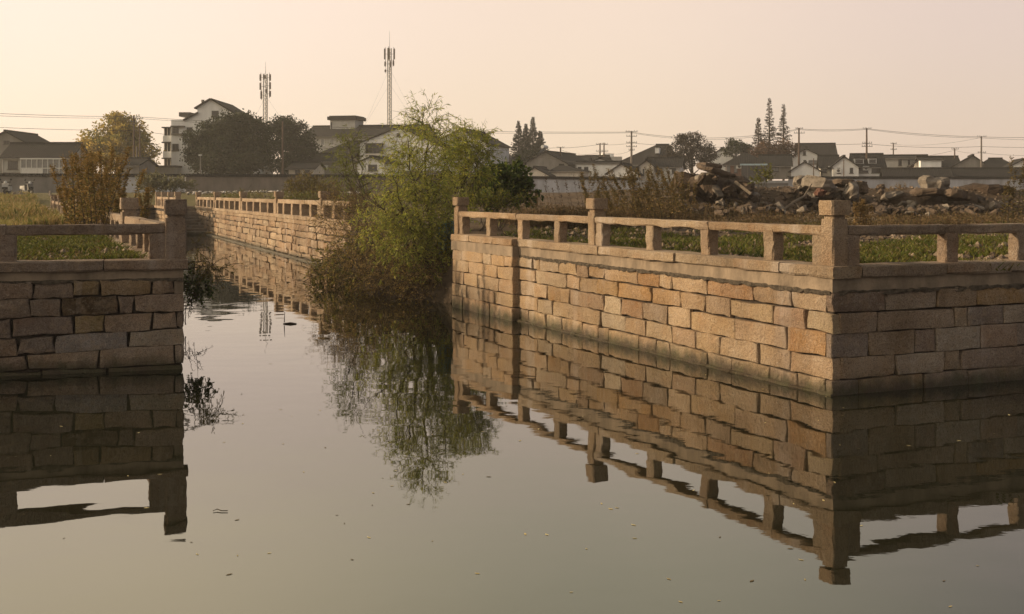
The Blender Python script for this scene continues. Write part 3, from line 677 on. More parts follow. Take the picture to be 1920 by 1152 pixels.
# school-like building with tower
h, f = eave('long pale building with a flat-topped roof tower', 560, 790, 238, 255, 330, 205, 12, PALEGREY, over=.6, wins=[(597, 605, 260, 272, PALEGLASS, 2), (616, 623.5, 260, 272, PALEGLASS, 2), (634, 642, 260, 272, PALEGLASS, 2)], frame=FRAMEW, name='building')
part_box(h, f, 600, 650.5, 221, 243, 4, 8.5, 'roof_tower', PALEGREY); part_box(h, f, 596, 654.5, 215.5, 222, 3.5, 9, 'tower_roof', TILE); part_box(h, f, 599, 652, 213.8, 215.4, 3.8, 8.7, 'tower_cap', TILE)
part_box(h, f, 601.5, 604, 226, 240, 3.93, 3.999, 'tower_window', GLASS)
eave('dark tiled hip roof house left of the willow', 575, 668, 268, 296, 330, 180, 10, GREYR, ridge_in=(4.6, .5))
eave('low dark roofed house below the school building', 556, 640, 291, 303, 330, 170, 7, GREYR, ridge_in=(1.8, 1.8))
eave('small cream hut with dark roof behind the boundary wall', 540, 590, 307, 317, 330, 160, 4, CREAM, wins=[(553, 563, 319, 327), (572, 582, 319, 327)], over=.25)
h, f = gable('white gabled house with bay window behind the willow', 669, 850, 749, 239, 268, 285, 330, 168, 11, WHITE, wins=[(743, 750, 250, 256)])
part_box(h, f, 685, 716, 271, 288, -.9, -.01, 'bay_window', GLASS); part_box(h, f, 683, 718, 268.5, 271, -1.1, -.01, 'bay_roof', FRAMED); part_box(h, f, 685, 716, 288, 296, -.92, -.01, 'bay_base', CREAM)
for px in (685.5, 692, 700, 708, 715.5): part_box(h, f, px-.6, px+.6, 271, 288, -.95, -.88, 'bay_mullion', FRAMED)
for k, (a, b) in enumerate(((700, 708), (714, 722), (728, 734))): part_box(h, f, a, b, 252-k*6, 259-k*6, 5, 6.5, 'dormer', CREAM)
m = MB(); a = f(742, 241); m.tube([(a[0]-.6, 3, a[1]-.1), (a[0]+.35, 3, a[1]+.8)], .22, 8); m.tube([(a[0]-1.1, 3, a[1]-.9), (a[0]+.2, 3, a[1]+.5)], .07, 5); m.build('solar_water_heater', FRAMEW, h)
gable('small white gable cottage at the foot of the bay window house', 668, 722, 696, 295.5, 306, 306, 332, 158, 6, WHITE, wins=[(690, 708, 309, 321)])
gable('white gabled house right of the willow top', 812, 916, 864, 243.5, 268, 271, 332, 172, 12, WHITE)
gable('small pale gable beyond the broadleaf bush', 905, 952, 925, 288.5, 303, 306, 332, 185, 9, PALEGREY)
# middle group
h, f = gable('grey gabled house with a solar water heater on its roof', 985, 1066, 1023, 286, 305, 308, 334, 172, 14, GREYR, rz=-.35, wins=[(1015, 1021, 312, 318)])
m = MB(); a = f(1006, 287); b_ = f(1015, 276.5); m.raw([(a[0], .5, a[1]), (a[0], 2.2, a[1]), (b_[0], 2.2, b_[1]), (b_[0], .5, b_[1])], [(0, 1, 2, 3)]); m.tube([(b_[0], .3, b_[1]+.1), (b_[0], 2.4, b_[1]+.1)], .25, 8); m.build('solar_water_heater', FRAMEW, h)
gable('low white gable under the grey gabled house', 975, 1028, 1003, 315.5, 329, 329, 336, 158, 6, CREAM)
eave('low white building with dark roof beside the low gable', 1034, 1094, 312, 321, 336, 160, 5, CREAM, ridge_in=(.6, 3))
eave('far dark roof with upturned ridge ends', 1056, 1100, 295, 305, 332, 215, 8, GREYR, over=.5)
eave('distant tiled roof between two poles', 1094, 1136, 294, 303, 332, 225, 8, CREAM)
h, f = gable('white house with flat parapet and paired windows', 1101, 1152, 1124, 298, 307, 307, 334, 178, 9, WHITE)
h, f = eave('flat fronted white annex with two dark windows', 1079, 1160, 306, 308, 336, 172, 5, WHITE, over=.1, wins=[(1083, 1090, 313, 324), (1095, 1103, 313, 324)])
b2 = thing('flat_roofed_building', 'distant flat roofed white block behind the twin poles', 'building', (X(1144, 260), 260, Z(330, 260)))
m = MB(); m.box((-2.6, 0, 0), (2.6, 8, Z(294, 260)-Z(330, 260))); m.build('wall', PALEGREY, b2); m = MB(); m.box((-1.6, 1, Z(294, 260)-Z(330, 260)+.004), (.9, 5, Z(288, 260)-Z(330, 260))); m.build('roof_house', WHITE, b2)
gable('white gable end nearest the boundary wall in the middle', 1140, 1196, 1165, 309, 325, 327, 352, 146, 7, WHITE, wins=[(1183, 1189, 331, 336)])
h, f = eave('white house with two dark windows and dark roof', 1213, 1275, 299, 313, 345, 150, 7, WHITE, wins=[(1230, 1242, 315, 326), (1255, 1267, 315, 326)], rz=-.2)
gable('little cream gable wing left of the two window house', 1199, 1226, 1212.5, 302, 312, 313, 345, 148, 5, CREAM, rz=-.2, wins=[(1205, 1208.5, 317, 326)])
h, f = eave('large dark roof with a small white dormer', 1150, 1272, 274, 309, 335, 190, 14, GREYR, ridge_in=(6.2, 2))
part_box(h, f, 1226, 1234, 276, 287, 2.2, 5, 'dormer', WHITE); part_box(h, f, 1225, 1235, 274.8, 276, 2, 5.2, 'dormer_roof', TILE)
# right group
gable('white gable behind the bare dark tree', 1332, 1379, 1353, 280, 293, 298, 333, 195, 10, WHITE)
h, f = eave('brown walled house with glazed porch', 1361, 1437, 289, 308, 340, 152, 7, REDDISH, ridge_in=(2.2, 2.4), wins=[(1362.5, 1370, 311, 323, PALEGLASS), (1377, 1383, 311, 324, PALEGLASS)])
part_box(h, f, 1391, 1436, 311, 336, -1.4, -.02, 'porch_glazing', GLASS); part_box(h, f, 1388, 1438, 308, 311, -1.6, -.45, 'porch_beam', plain('pale_blue_paint', (.38, .50, .56), .7, 4, .2, 0))
for px in (1391, 1402, 1414, 1425, 1436): part_box(h, f, px-.5, px+.5, 311, 336, -1.48, -1.41, 'porch_post', FRAMED)
h, f = eave('dark roofed house with white verge right of the brown house', 1427, 1482, 294, 311, 335, 165, 8, GREYR, wins=[(1448, 1460, 314, 322, PALEGLASS)])
h, f = gable('tall white gable house behind the timber pole', 1480, 1545, 1512, 280, 299, 298, 333, 180, 9, WHITE, wins=[(1506, 1511, 284, 291), (1516, 1539, 301, 308, PALEGLASS)])
eave('dark ridge roof behind the tall white gable', 1497, 1566, 272, 291, 333, 195, 10, WHITE, rz=-.2)
gable('low white gable with tiled verge at the timber pole', 1484, 1536, 1509, 305, 321, 321, 335, 156, 6, WHITE)
gable('white gable with two small windows near the right wall', 1562, 1609, 1583, 295, 312, 314, 335, 154, 9, WHITE, wins=[(1570.5, 1576, 315, 325), (1593, 1599, 315, 325)], rz=-.22)
eave('dark tiled wing with skylight left of the two window gable', 1540, 1572, 295, 314, 335, 160, 7, CREAM, wins=[(1543, 1550, 317, 324)])
h, f = eave('white house with ribbon windows and two dormers', 1603, 1657, 292, 313, 335, 156, 8, WHITE, wins=[(1608, 1628, 315, 324.5, None, 4), (1634, 1654, 315, 324.5, None, 4)])
for a, b in ((1604, 1621), (1629, 1644)):
    part_box(h, f, a, b, 297, 308, .7, 4, 'dormer', WHITE); part_box(h, f, a+1.5, b-1.5, 299, 306, .64, .72, 'dormer_window', GLASS); part_box(h, f, a-1, b+1, 295.4, 297, .5, 4.2, 'dormer_roof', TILE)
h, f = eave('long low building with pale wall behind the dormer house', 1654, 1742, 294, 297, 335, 178, 9, PALEGREY, wins=[(1685, 1691, 300, 311), (1702, 1706, 300, 311)], over=.5)
h, f = gable('white gable wall with dark lean-to roof', 1716, 1788, 1727, 299.5, 308, 322, 335, 168, 9, CREAM)
eave('plain white wall house with tiled roof beside the lean-to', 1727, 1764, 297, 301, 335, 166, 4, WHITE, over=.1)
eave('dark tiled roof behind the white lean-to', 1756, 1800, 296, 315, 335, 182, 8, GREYR)
gable('dark gabled tile roof house at far right', 1790, 1848, 1824, 293, 312, 311, 335, 175, 9, GREYR, rz=-.3)
eave('white walled house with tiled hip roof near the right edge', 1848, 1905, 300, 315, 335, 172, 8, WHITE, ridge_in=(1.2, 1.2))
gable('white gable cut by the right frame edge', 1893, 1950, 1918, 301, 314, 314, 335, 165, 8, WHITE)
eave('long low dark roof along the right boundary wall', 1662, 1780, 319, 331, 337, 150, 4, GREYR, over=.2)
eave('low dark roof behind the right end of the wall', 1782, 1930, 319, 331, 338, 151, 4, GREYR, over=.2)
# ------------------------------------------------------------------ boundary walls
def bwall(label, px0, px1, y0a, y0b, mat, capmat, thick=.24, hh=2.4):
    line = lambda px: 128/(1-.27*(px-960)/F)
    Ya, Yb = line(px0), line(px1); a, b = Vector((X(px0, Ya), Ya, Z(y0a, Ya))), Vector((X(px1, Yb), Yb, Z(y0b, Yb)))
    d = (b-a); L = Vector((d.x, d.y, 0)).length; ang = math.atan2(d.y, d.x); sl_ = d.z/L
    t = thing('boundary_wall', label, 'wall', (a.x, a.y, a.z-hh), ang)
    def prism(x0, x1, y0, y1, z0, z1, nm, mt):
        m = MB(); m.raw([(x, y, z+sl_*x) for z in (z0, z1) for x, y in ((x0, y0), (x1, y0), (x1, y1), (x0, y1))], [(0, 3, 2, 1), (4, 5, 6, 7), (0, 1, 5, 4), (1, 2, 6, 5), (2, 3, 7, 6), (3, 0, 4, 7)]); return m.build(nm, mt, t)
    prism(0, L-.02, 0, thick, 0, hh-.3, 'panel', mat); prism(-.02, L, -.16, thick+.16, hh-.298, hh-.14, 'coping', capmat); prism(0, L-.02, -.06, thick+.06, hh-.138, hh, 'coping_ridge', capmat)
bwall('grey rendered boundary wall behind the parked scooters', -60, 236, 325, 326, GREYR, TILE)
bwall('whitewashed stretch of boundary wall below the apartment block', 236, 348, 326, 326.5, STAINW, TILE)
bwall('brown-grey boundary wall below the big dark tree', 348, 962, 326, 329, plain('brown_render', (.24, .20, .17), .9, 1., .4, .3, .02, stretch=(1, 1, .4)), TILE)
bwall('white boundary wall behind the dry weeds', 962, 1196, 330, 333, STAINW, TILE)
bwall('pale blue boundary wall below the two window house', 1196, 1310, 339, 341, PALEGREY, PALEGREY)
bwall('grey boundary wall behind the concrete rubble', 1310, 1478, 339, 339, GREYR, PALEGREY)
bwall('long white boundary wall with dark coping on the right', 1478, 2010, 331, 331.5, STAINW, TILE)
# ------------------------------------------------------------------ poles, wires, masts
def pole(label, px, yt, yb, Y, r=.13, mat=None, arms=(), name='utility_pole', group=None):
    x = X(px, Y); zb = min(Z(yb, Y), GZ(x, Y)); t = thing(name, label, 'pole', (x, Y, zb)); zt = Z(yt, Y)-zb
    m = MB(); m.tube([(0, 0, -.5), (0, 0, zt*.5), (0, 0, zt)], [r*1.2, r, r*.75], 8); m.build('shaft', mat or POLE, t)
    for (ya, half) in arms:
        za = Z(ya, Y)-zb; half *= .8; a = MB(); a.box((-half, -r-.07, za-.035), (half, -r, za+.035)); ar = a.build('crossarm', STEEL, t)
        m = MB()
        for k in (-.9, -.45, .45, .9): m.tube([(half*k, -r-.05, za+.05), (half*k, -r-.05, za+.2)], [.025, .04], 6)
        m.build('insulator', FRAMED, ar)
    return t
YP = 152
pole('slender pole in front of the yellowing tree', 251, 217, 328, YP, .14, WOODP, [(228, .6), (233, .6)])
pole('bare dark pole beside the slender pole', 262, 233, 328, YP-1, .13, WOODP)
pole('short pale post between the two left poles', 256.5, 275, 328, YP-2, .12, POLE)
pole('thin dark pole in front of the dark tree', 530, 228, 328, YP, .13, WOODP)
lamp = pole('short lamp pole below the apartment block', 376, 291, 328, YP-4, .07, STEEL); m = MB(); m.box((-.2, -.2, Z(292.5, YP-4)-lamp.location.z), (.15, .15, Z(290, YP-4)-lamp.location.z)); m.build('lamp_head', FRAMEW, lamp)
pole('short pole with one crossarm left of the twin poles', 1051, 276, 332, 175, .13, WOODP, [(277.5, .7)])
pole('left one of the close twin poles', 1125, 269, 332, 185, .13, WOODP, [(271, .8), (284, .8)])
pole('right one of the close twin poles', 1132.5, 268, 332, 186, .13, WOODP, [(271, .7), (284, .8)])
pole('tall pole carrying four crossarms', 1184, 246, 340, 160, .15, POLE, [(247.5, 1.0), (256, .9), (268, .9), (275.5, .9), (282, .5)])
pole('brown timber pole before the tall white gable', 1498, 240, 333, 158, .14, WOODP, [(242, .6), (250, .9)])
pole('tall dark pole before the dormer house', 1625, 240, 333, 158, .14, WOODP, [(242, .7), (269, .8), (275, .9)])
pole('short pole behind the long low building', 1675, 268, 333, 190, .13, POLE, [(270, .6), (281, .6)])
pole('short pole left of the dark gabled roof', 1790, 278, 333, 185, .13, WOODP, [(280, .7)])
pole('slim pole near the right edge with one high crossarm', 1840, 255.5, 333, 165, .14, POLE, [(257, .8), (287, .7)])
pole('low dark post in front of the two window gable', 1582, 300, 335, 153, .07, WOODP)
pole('low dark post before the tall white gable', 1525.5, 297, 335, 153, .07, WOODP)
def wire(label, pts, sag, r=.022):
    m = MB(); q = []
    for (a, b, s) in zip(pts[:-1], pts[1:], sag):
        A, B = P(*a), P(*b); n = 14
        for k in range(n+(1 if b == pts[-1] else 0)):
            t = k/n; v = A.lerp(B, t); v.z -= s*4*t*(1-t); q.append(v)
    m.tube(q, r, 4); tag(m.build('overhead_wire', FRAMED), label, 'wire')
wire('upper wire crossing the whole sky from the left edge', [(-30, 212, 120), (251, 219, YP), (1184, 248, 160), (1498, 242, 158), (1625, 241.5, 158), (1840, 257, 165), (1990, 257, 165)], [.1, .6, 1.0, .15, .2, .1], .03)
wire('second high wire just under the uppermost one at left', [(-30, 216.5, 120), (251, 222, YP), (1184, 249.5, 160), (1498, 243.5, 158), (1625, 243, 158), (1840, 259, 165), (1990, 263, 165)], [.1, .7, 1.1, .2, .25, .1], .025)
wire('lower wire from the left edge across the yellow tree', [(-30, 238, 120), (251, 245, YP), (1051, 277, 175)], [.1, 1.4], .028)
wire('wire rising from the short pole to the four-armed pole', [(1051, 278, 175), (1125, 271, 185), (1184, 268.5, 160), (1498, 270, 158), (1625, 270, 158), (1840, 275, 165), (1990, 276, 165)], [.1, .15, .5, .1, .3, .1], .028)
wire('slack wire looping below the four-armed pole', [(1051, 281, 175), (1132, 284, 186), (1184, 282, 160)], [.6, .5], .02)
wire('sagging wire between the two right-hand poles', [(1675, 271, 190), (1840, 258, 165)], [.5], .02)
wire('short wire from the low pole to the right edge pole', [(1700, 296, 190), (1790, 282, 185), (1840, 287, 165), (1990, 292, 165)], [.2, .2, .2], .022)
wire('wire strung low over the middle rooftops', [(905, 270, 172), (1051, 300, 165), (1240, 306, 155)], [.3, .5], .02)
def mast(label, px, yt, yb, Y, w_, panels, guy, tip):
    x = X(px, Y); zb = Z(yb, Y); t = thing('antenna_mast', label, 'mast', (x, Y, zb)); h_ = Z(yt, Y)-zb
    m = MB(); leg = [(-w_, -w_*.6), (w_, -w_*.6), (0, w_*.9)]
    for lx, ly in leg: m.tube([(lx, ly, 0), (lx, ly, h_)], .085, 5)
    n = int(h_/(w_*2.2)); s = h_/n
    for k in range(n):
        for j in range(3):
            a, b = leg[j], leg[(j+1) % 3]; m.tube([(a[0], a[1], k*s), (b[0], b[1], (k+1)*s)], .035, 3); m.tube([(a[0], a[1], k*s), (b[0], b[1], k*s)], .035, 3)
    m.build('lattice', STEEL, t); m = MB(); m.tube([(0, 0, h_), (0, 0, Z(tip, Y)-zb)], [.05, .02], 4); m.build('lightning_rod', STEEL, t)
    for (dx, ya, yb_, dy) in panels:
        a, b = Z(yb_, Y)-zb, Z(ya, Y)-zb; xx = dx/F*Y
        p = MB(); p.box((xx-.16, dy-.1, a), (xx+.16, dy+.1, b)); ap = p.build('antenna_panel', POLE, t)
        m = MB(); m.tube([(xx*.9, dy, a-.25), (xx*.9, dy, b+.3)], .05, 4); m.tube([(xx, dy, (a+b)/2), (0, 0, (a+b)/2)], .04, 4); m.build('bracket', STEEL, ap)
    m = MB()
    for g_ in guy:
        for sx in (-1, 1): m.tube([(0, 0, h_*g_), (sx*h_*.36, 3, 0)], .012, 3)
    m.build('guy_wire', STEEL, t)
mast('shorter antenna mast behind the dark trees', 498, 139, 240, 215, .36, [(-9, 140, 152, -.3), (9, 140, 152, -.3), (0, 142, 149, -.9), (-9, 156, 169, -.3), (9, 155, 168, -.3), (-7, 172, 186, -.5), (9, 171, 182, -.3), (3, 168, 176, -.8)], [.6], 116)
mast('tallest antenna mast left of the willow', 730.5, 91, 240, 230, .36, [(-8.5, 92, 112, -.4), (-1, 91, 113, -.9), (9, 92, 112, -.4), (-8, 116, 125, -.3), (7.5, 114, 124, -.3), (3, 117, 127, -.8), (-7.5, 131, 136, -.3)], [.55, .75], 58)
m = MB(); m.tube([P(871, 245, 200), P(871, 226, 200)], [.12, .05], 5); tag(m.build('roof_aerial', STEEL), 'small aerial above the white gable right of the willow', 'aerial')
# ------------------------------------------------------------------ collapsed earth bank under the willow
top = [(-.95, 25.0), (-1.5, 27.2), (-2.4, 30.5), (-4.6, 35.5), (-5.3, 38.2)]; bot = [(-1.35, 24.75), (-2.3, 25.5), (-3.2, 26.7), (-5.0, 31.5), (-6.25, 38.4)]
def along(pl, t):
    t *= len(pl)-1; k = min(int(t), len(pl)-2); t -= k; return Vector(pl[k]).lerp(Vector(pl[k+1]), t)
m = MB(); nu, nv = 60, 14; rows = []
for i in range(nu+1):
    for j in range(nv+1):
        a, b = along(top, i/nu), along(bot, i/nu); t = j/nv; p = a.lerp(b, t*1.15-.1)
        z = 1.36*(1-t)**1.2-.18*t+noise.noise(Vector((p.x*1.7, p.y*1.7, 5)))*.28*math.sin(math.pi*min(1, t+.05))+noise.noise(Vector((p.x*5, p.y*5, 2)))*.08
        m.v.append((p.x, p.y, z+.02))
for i in range(nu):
    for j in range(nv):
        a = i*(nv+1)+j; m.f.append((a, a+1, a+nv+2, a+nv+1)); m.c.append(None)
m.build('earth_bank', plain('dark_bank_soil', (.10, .07, .045), .97, 4, .6, 1., .1), kind='structure', smoothed=True)
# ------------------------------------------------------------------ foliage tools
def rdir(): 
    while True:
        v = Vector((R.uniform(-1, 1), R.uniform(-1, 1), R.uniform(-1, 1)))
        if .05 < v.length < 1: return v.normalized()
def ell(px, py, Y, rx, ry, wt=1, dr=None):
    s = Y/F; return (P(px, py, Y), rx*s, (dr if dr else rx*s*.9), ry*s, wt)
def inell(es):
    tot = sum(e[4] for e in es); r = R.random()*tot
    for e in es:
        r -= e[4]
        if r <= 0: break
    d = rdir(); q = R.random()**.42*R.uniform(.9, 1.1)
    return e[0]+Vector((d.x*e[1], d.y*e[2], d.z*e[3]))*q, d
def cvar(cols, k=.25):
    c = R.choice(cols); m_ = R.uniform(1-k, 1+k); return (c[0]*m_, c[1]*m_, c[2]*m_)
def sprays(mb, wood, es, n, ll, lw, cols, tl=.4, per=10, up=.5, droop=.5, wr=.003, wcol=None, spread=.8):
    for _ in range(n):
        p, d = inell(es); v = (d*.6+rdir()*.6+Vector((0, 0, up))).normalized(); q = [p]; L = tl*R.uniform(.6, 1.3)
        for k in range(4):
            v = (v+Vector((0, 0, -droop*.25))+rdir()*.12).normalized(); q.append(q[-1]+v*L/4)
        if wood is not None: wood.tube(q, [wr*1.4, wr*1.2, wr, wr*.8, wr*.5], 3, wcol)
        for k in range(per):
            t = R.random()*3.999; i = int(t); b = q[i].lerp(q[i+1], t-i)
            ld = ((q[i+1]-q[i]).normalized()*.8+rdir()*spread+Vector((0, 0, -.35*droop))).normalized()
            mb.leaf(b, ld, ll*R.uniform(.6, 1.25), lw*R.uniform(.7, 1.3), cvar(cols))
def limb(mb, a, b, r0, r1, wob=.12, n=7, seg=6):
    q = []; d = (b-a).length
    for k in range(n+1):
        t = k/n; v = a.lerp(b, t)
        if 0 < k < n: v += rdir()*d*wob*.25
        q.append(v)
    mb.tube(q, [r0+(r1-r0)*k/n for k in range(n+1)], seg); return q
# ------------------------------------------------------------------ willow and bank shrubs
WG = [(.35, .36, .065), (.28, .31, .06), (.19, .235, .045), (.41, .38, .075), (.31, .29, .055)]
YW = 26.0
def willow(label, base, tops, es, n, name='willow_tree', cols=WG, tl=.42, per=11, r0=.045, Y=YW):
    b0 = base; t = thing(name, label, 'tree', b0); tr = MB(); cr = MB(); tw = MB()
    for (px, py, dy) in tops:
        q = limb(tr, b0+rdir()*.08, P(px, py, Y+dy), r0*R.uniform(.7, 1.1), .006, .1, 9)
        for k in range(10):
            i = R.randint(3, 8); a = q[i]; e = a+Vector((R.uniform(-.7, .7), R.uniform(-.6, .6), R.uniform(.15, .75))); limb(tr, a, e, .012, .003, .15, 5, 4)
    sprays(cr, tw, es, n, .115, .017, cols, tl, per, .55, .9)
    for mb, nm, mt in ((tr, 'trunk', BARK), (cr, 'crown', LEAF), (tw, 'twigs', BARK)): mb.build(nm, mt, t)
    fix(t); return t
bk = Vector((-1.95, 26.6, .75))
willow('tall feathery willow leaning over the canal bank', bk, [(797, 196, .1), (765, 260, -.3), (838, 255, .3), (735, 330, -.5), (820, 330, .5), (700, 370, -.3), (850, 380, .2)],
       [ell(797, 225, YW, 30, 36, .35), ell(792, 275, YW, 62, 45, 1.0), ell(775, 335, YW, 66, 52, 1.4), ell(788, 400, YW, 68, 56, 1.8), ell(760, 450, YW, 62, 46, 1.3), ell(835, 430, YW, 30, 60, .7), ell(810, 500, YW, 45, 35, .7), ell(700, 425, YW, 36, 30, .3)], 1550)
willow('smaller rounder willow behind the corner balustrade post', Vector((-1.2, 28.2, 1.3)), [(880, 245, .3), (905, 268, .2), (862, 275, .5), (850, 320, 0)],
       [ell(882, 275, 28.5, 32, 34, 1), ell(880, 320, 28.5, 38, 40, 1), ell(860, 370, 28.5, 32, 30, .5), ell(845, 285, 28.5, 25, 30, .4)], 700, Y=28.4, r0=.03)
willow('slender young willow left of the tall one', Vector((-4.0, 33, 1.4)), [(655, 262, 0), (672, 285, .3), (640, 300, 0)],
       [ell(655, 285, 33, 24, 30, 1), ell(648, 325, 33, 26, 26, .6), ell(668, 350, 33, 28, 25, .4), ell(690, 375, 33, 24, 20, .3)], 210, Y=33, r0=.025, cols=[(.15, .17, .04), (.19, .20, .05)])
RUST = [(.30, .19, .07), (.22, .14, .055), (.36, .25, .09), (.19, .145, .05), (.42, .30, .11)]
def shrub(label, es, n, ll, lw, cols, tl=.35, per=9, up=.3, droop=.4, name='shrub', cat='shrub', stems=8, wmat=BARK, base=None, lm=LEAF, wr=.004):
    c0 = min(es, key=lambda e: e[0].z)[0]; b0 = base or Vector((c0.x, c0.y, GZ(c0.x, c0.y))); t = thing(name, label, cat, b0); cr = MB(); tw = MB()
    for k in range(stems):
        e = R.choice(es); limb(tw, b0+Vector((R.uniform(-.3, .3), R.uniform(-.2, .2), 0)), e[0]+Vector((R.uniform(-.6, .6)*e[1], 0, e[3]*R.uniform(0, .8))), .012, .004, .15, 6, 4)
    sprays(cr, tw, es, n, ll, lw, cols, tl, per, up, droop, wr)
    cr.build('leaves', lm, t, kind='stuff'); tw.build('stems', wmat, t, kind='stuff'); fix(t); return t
shrub('rust brown scrub mass tumbling down the collapsed bank', [ell(690, 455, 28.5, 70, 50, 1.4), ell(760, 500, 26.5, 70, 45, 1.6), ell(800, 525, 25.8, 55, 35, 1.2), ell(700, 520, 27.5, 60, 32, 1), ell(640, 410, 32, 50, 32, .8), ell(650, 500, 29.6, 50, 26, 1.1), ell(604, 516, 31, 26, 11, .35)], 1650, .07, .012, RUST, .45, 11, .2, .5, base=Vector((-2.8, 28.3, .6)), stems=26)
shrub('dark green creeper draping to the water at the bank foot', [ell(650, 485, 30, 46, 18, 1), ell(610, 508, 31, 26, 10, .5), ell(690, 452, 29.5, 36, 18, .8), ell(665, 518, 28.8, 46, 12, .4)], 260, .09, .045, [(.11, .11, .025), (.19, .17, .04), (.30, .24, .065), (.08, .085, .02)], .4, 12, -.1, .9, base=Vector((-3.9, 30, .6)), stems=14, name='creeper')
shrub('feathery brown shrub arching over the far wall rail', [ell(650, 375, 33.5, 42, 16, 1), ell(690, 395, 32, 45, 22, 1), ell(640, 400, 34, 30, 14, .6)], 300, .06, .012, [(.17, .10, .03), (.13, .09, .03), (.20, .14, .04)], .5, 12, .5, .4, base=Vector((-4.3, 33.3, 1.2)))
shrub('low yellow-leaved weeds at the willow foot by the water', [ell(790, 545, 25.6, 50, 16, 1), ell(720, 540, 26.6, 45, 14, .8)], 240, .08, .02, [(.22, .16, .04), (.14, .09, .03), (.10, .06, .03)], .35, 9, .4, .6, base=Vector((-2.2, 26, .25)))
shrub('broad leaved green bush behind the rail end', [ell(935, 345, 31, 38, 28, 1.2), ell(965, 330, 31.5, 22, 18, .5), ell(915, 372, 30.5, 28, 16, .6), ell(985, 360, 31, 18, 16, .3)], 420, .11, .09, [(.045, .075, .015), (.07, .10, .02), (.10, .12, .025), (.035, .055, .014)], .3, 9, .5, .3)
shrub('bright yellow-green weeds just behind the first rail bay', [ell(920, 385, 28, 40, 14, 1), ell(960, 383, 28, 25, 10, .5)], 200, .09, .02, [(.15, .16, .02), (.20, .18, .03), (.10, .13, .02)], .3, 9, .8, .2)
shrub('leafy green plant growing from the left wall over the water', [ell(362, 530, 18.6, 17, 20, 1), ell(378, 538, 18.6, 13, 12, .4), ell(355, 556, 18.4, 8, 10, .2)], 100, .045, .028, [(.06, .09, .02), (.09, .12, .03), (.045, .065, .018)], .2, 11, -.1, .7, base=Vector((-5.55, 18.6, .85)), stems=4)
shrub('olive sprigs reaching out over the water from the left wall', [ell(380, 495, 18.2, 26, 9, 1), ell(400, 505, 18.4, 18, 9, .6), ell(372, 462, 21, 12, 10, .4)], 46, .075, .012, [(.12, .10, .02), (.09, .08, .02), (.16, .11, .03)], .32, 16, .1, .7, base=Vector((-5.5, 18.4, 1.1)), stems=3)
shrub('brown weedy growth at the water line below the left wall plant', [ell(358, 572, 20, 18, 4, 1)], 16, .06, .008, [(.07, .055, .03), (.05, .04, .02)], .35, 8, .1, .5, base=Vector((-5.6, 20, .1)), stems=2)
shrub('brown thicket in front of the far boundary wall', [ell(575, 358, 62, 40, 16, 1), ell(610, 368, 60, 30, 12, .5)], 420, .16, .05, [(.12, .085, .03), (.09, .07, .03), (.14, .12, .03)], .6, 9, .8, .2)
shrub('greenish weeds along the far wall rail', [ell(560, 378, 55, 50, 7, 1), ell(660, 385, 45, 30, 10, .5), ell(450, 372, 66, 60, 5, .8)], 420, .12, .04, [(.11, .12, .025), (.14, .11, .03)], .35, 8, .9, .1)
shrub('grey-green bush before the whitewashed wall', [ell(285, 348, 100, 26, 12, 1), ell(325, 352, 100, 34, 8, .8)], 420, .24, .10, [(.12, .12, .055), (.16, .14, .07)], .7, 9, .7, .2)
shrub('yellowing sapling between the two rubble heaps', [ell(1430, 335, 40, 12, 18, 1), ell(1440, 328, 40, 8, 10, .5)], 46, .10, .05, [(.16, .15, .03), (.11, .12, .03)], .3, 8, .9, .2, stems=5)
# tall goldenrod-like weeds
GOLD = [(.27, .165, .05), (.20, .14, .038), (.16, .14, .032), (.33, .21, .07), (.12, .11, .026)]
def weed(label, stems, cols=GOLD, name='tall_weed_clump', leafy=1., sc=1., group=None, r=.007):
    b0 = stems[0][0]; t = thing(name, label, 'weeds', b0, group=group); lf = MB(); sm_ = MB()
    for (a, b, bend) in stems:
        n = 10; q = [a.lerp(b, k/n)+Vector((bend*math.sin(k/n*math.pi*.5)**2*.25, 0, -abs(bend)*.12*(k/n)**3)) for k in range(n+1)]
        sm_.tube(q, [r*sc*(1.2-.9*k/n) for k in range(n+1)], 4, None); L = (b-a).length
        for k in range(int(70*leafy)):
            s = R.uniform(.25, 1)*n*.999; i = int(s); p = q[i].lerp(q[i+1], s-i); u = s/n
            d = (Vector((R.uniform(-1, 1), R.uniform(-1, 1), R.uniform(-.1, .7)))).normalized(); lf.leaf(p, d, .11*sc*R.uniform(.6, 1.3)*(1.1-.4*u), .022*sc, cvar(cols))
        for k in range(int(46*leafy)):     # plume
            u = R.uniform(.78, 1.0)*n*.999; i = int(u); p = q[i].lerp(q[i+1], u-i); d = Vector((R.uniform(-1, 1)+bend*.4, R.uniform(-1, 1), R.uniform(0, 1))).normalized()
            e = p+d*R.uniform(.03, .15)*sc
            for j in range(3): lf.leaf(p.lerp(e, R.random()), rdir(), .03*sc, .018*sc, cvar(cols[:2]+cols[3:4]))
    lf.build('leaves', DRY, t, kind='stuff'); sm_.build('stalks', BARK, t, kind='stuff'); fix(t); return t
def gp(px, Y, dz=0): x = X(px, Y); return Vector((x, Y, GZ(x, Y)-.05+dz))
stems = []
for k in range(74):
    Y = R.uniform(23.5, 28.5); rail = 960+F*(CL[0]-.385*(Y-CL[1])/.923)/Y-6
    px = R.uniform(128, min(238, rail)); tp = px+R.uniform(-30, 46); ty = R.choice((276, 284, 296, 312, 330, 350, 365))+abs(px-185)*.25+R.uniform(-6, 14)
    stems.append((gp(px, Y), P(tp, ty, Y), R.uniform(-.5, .7)))
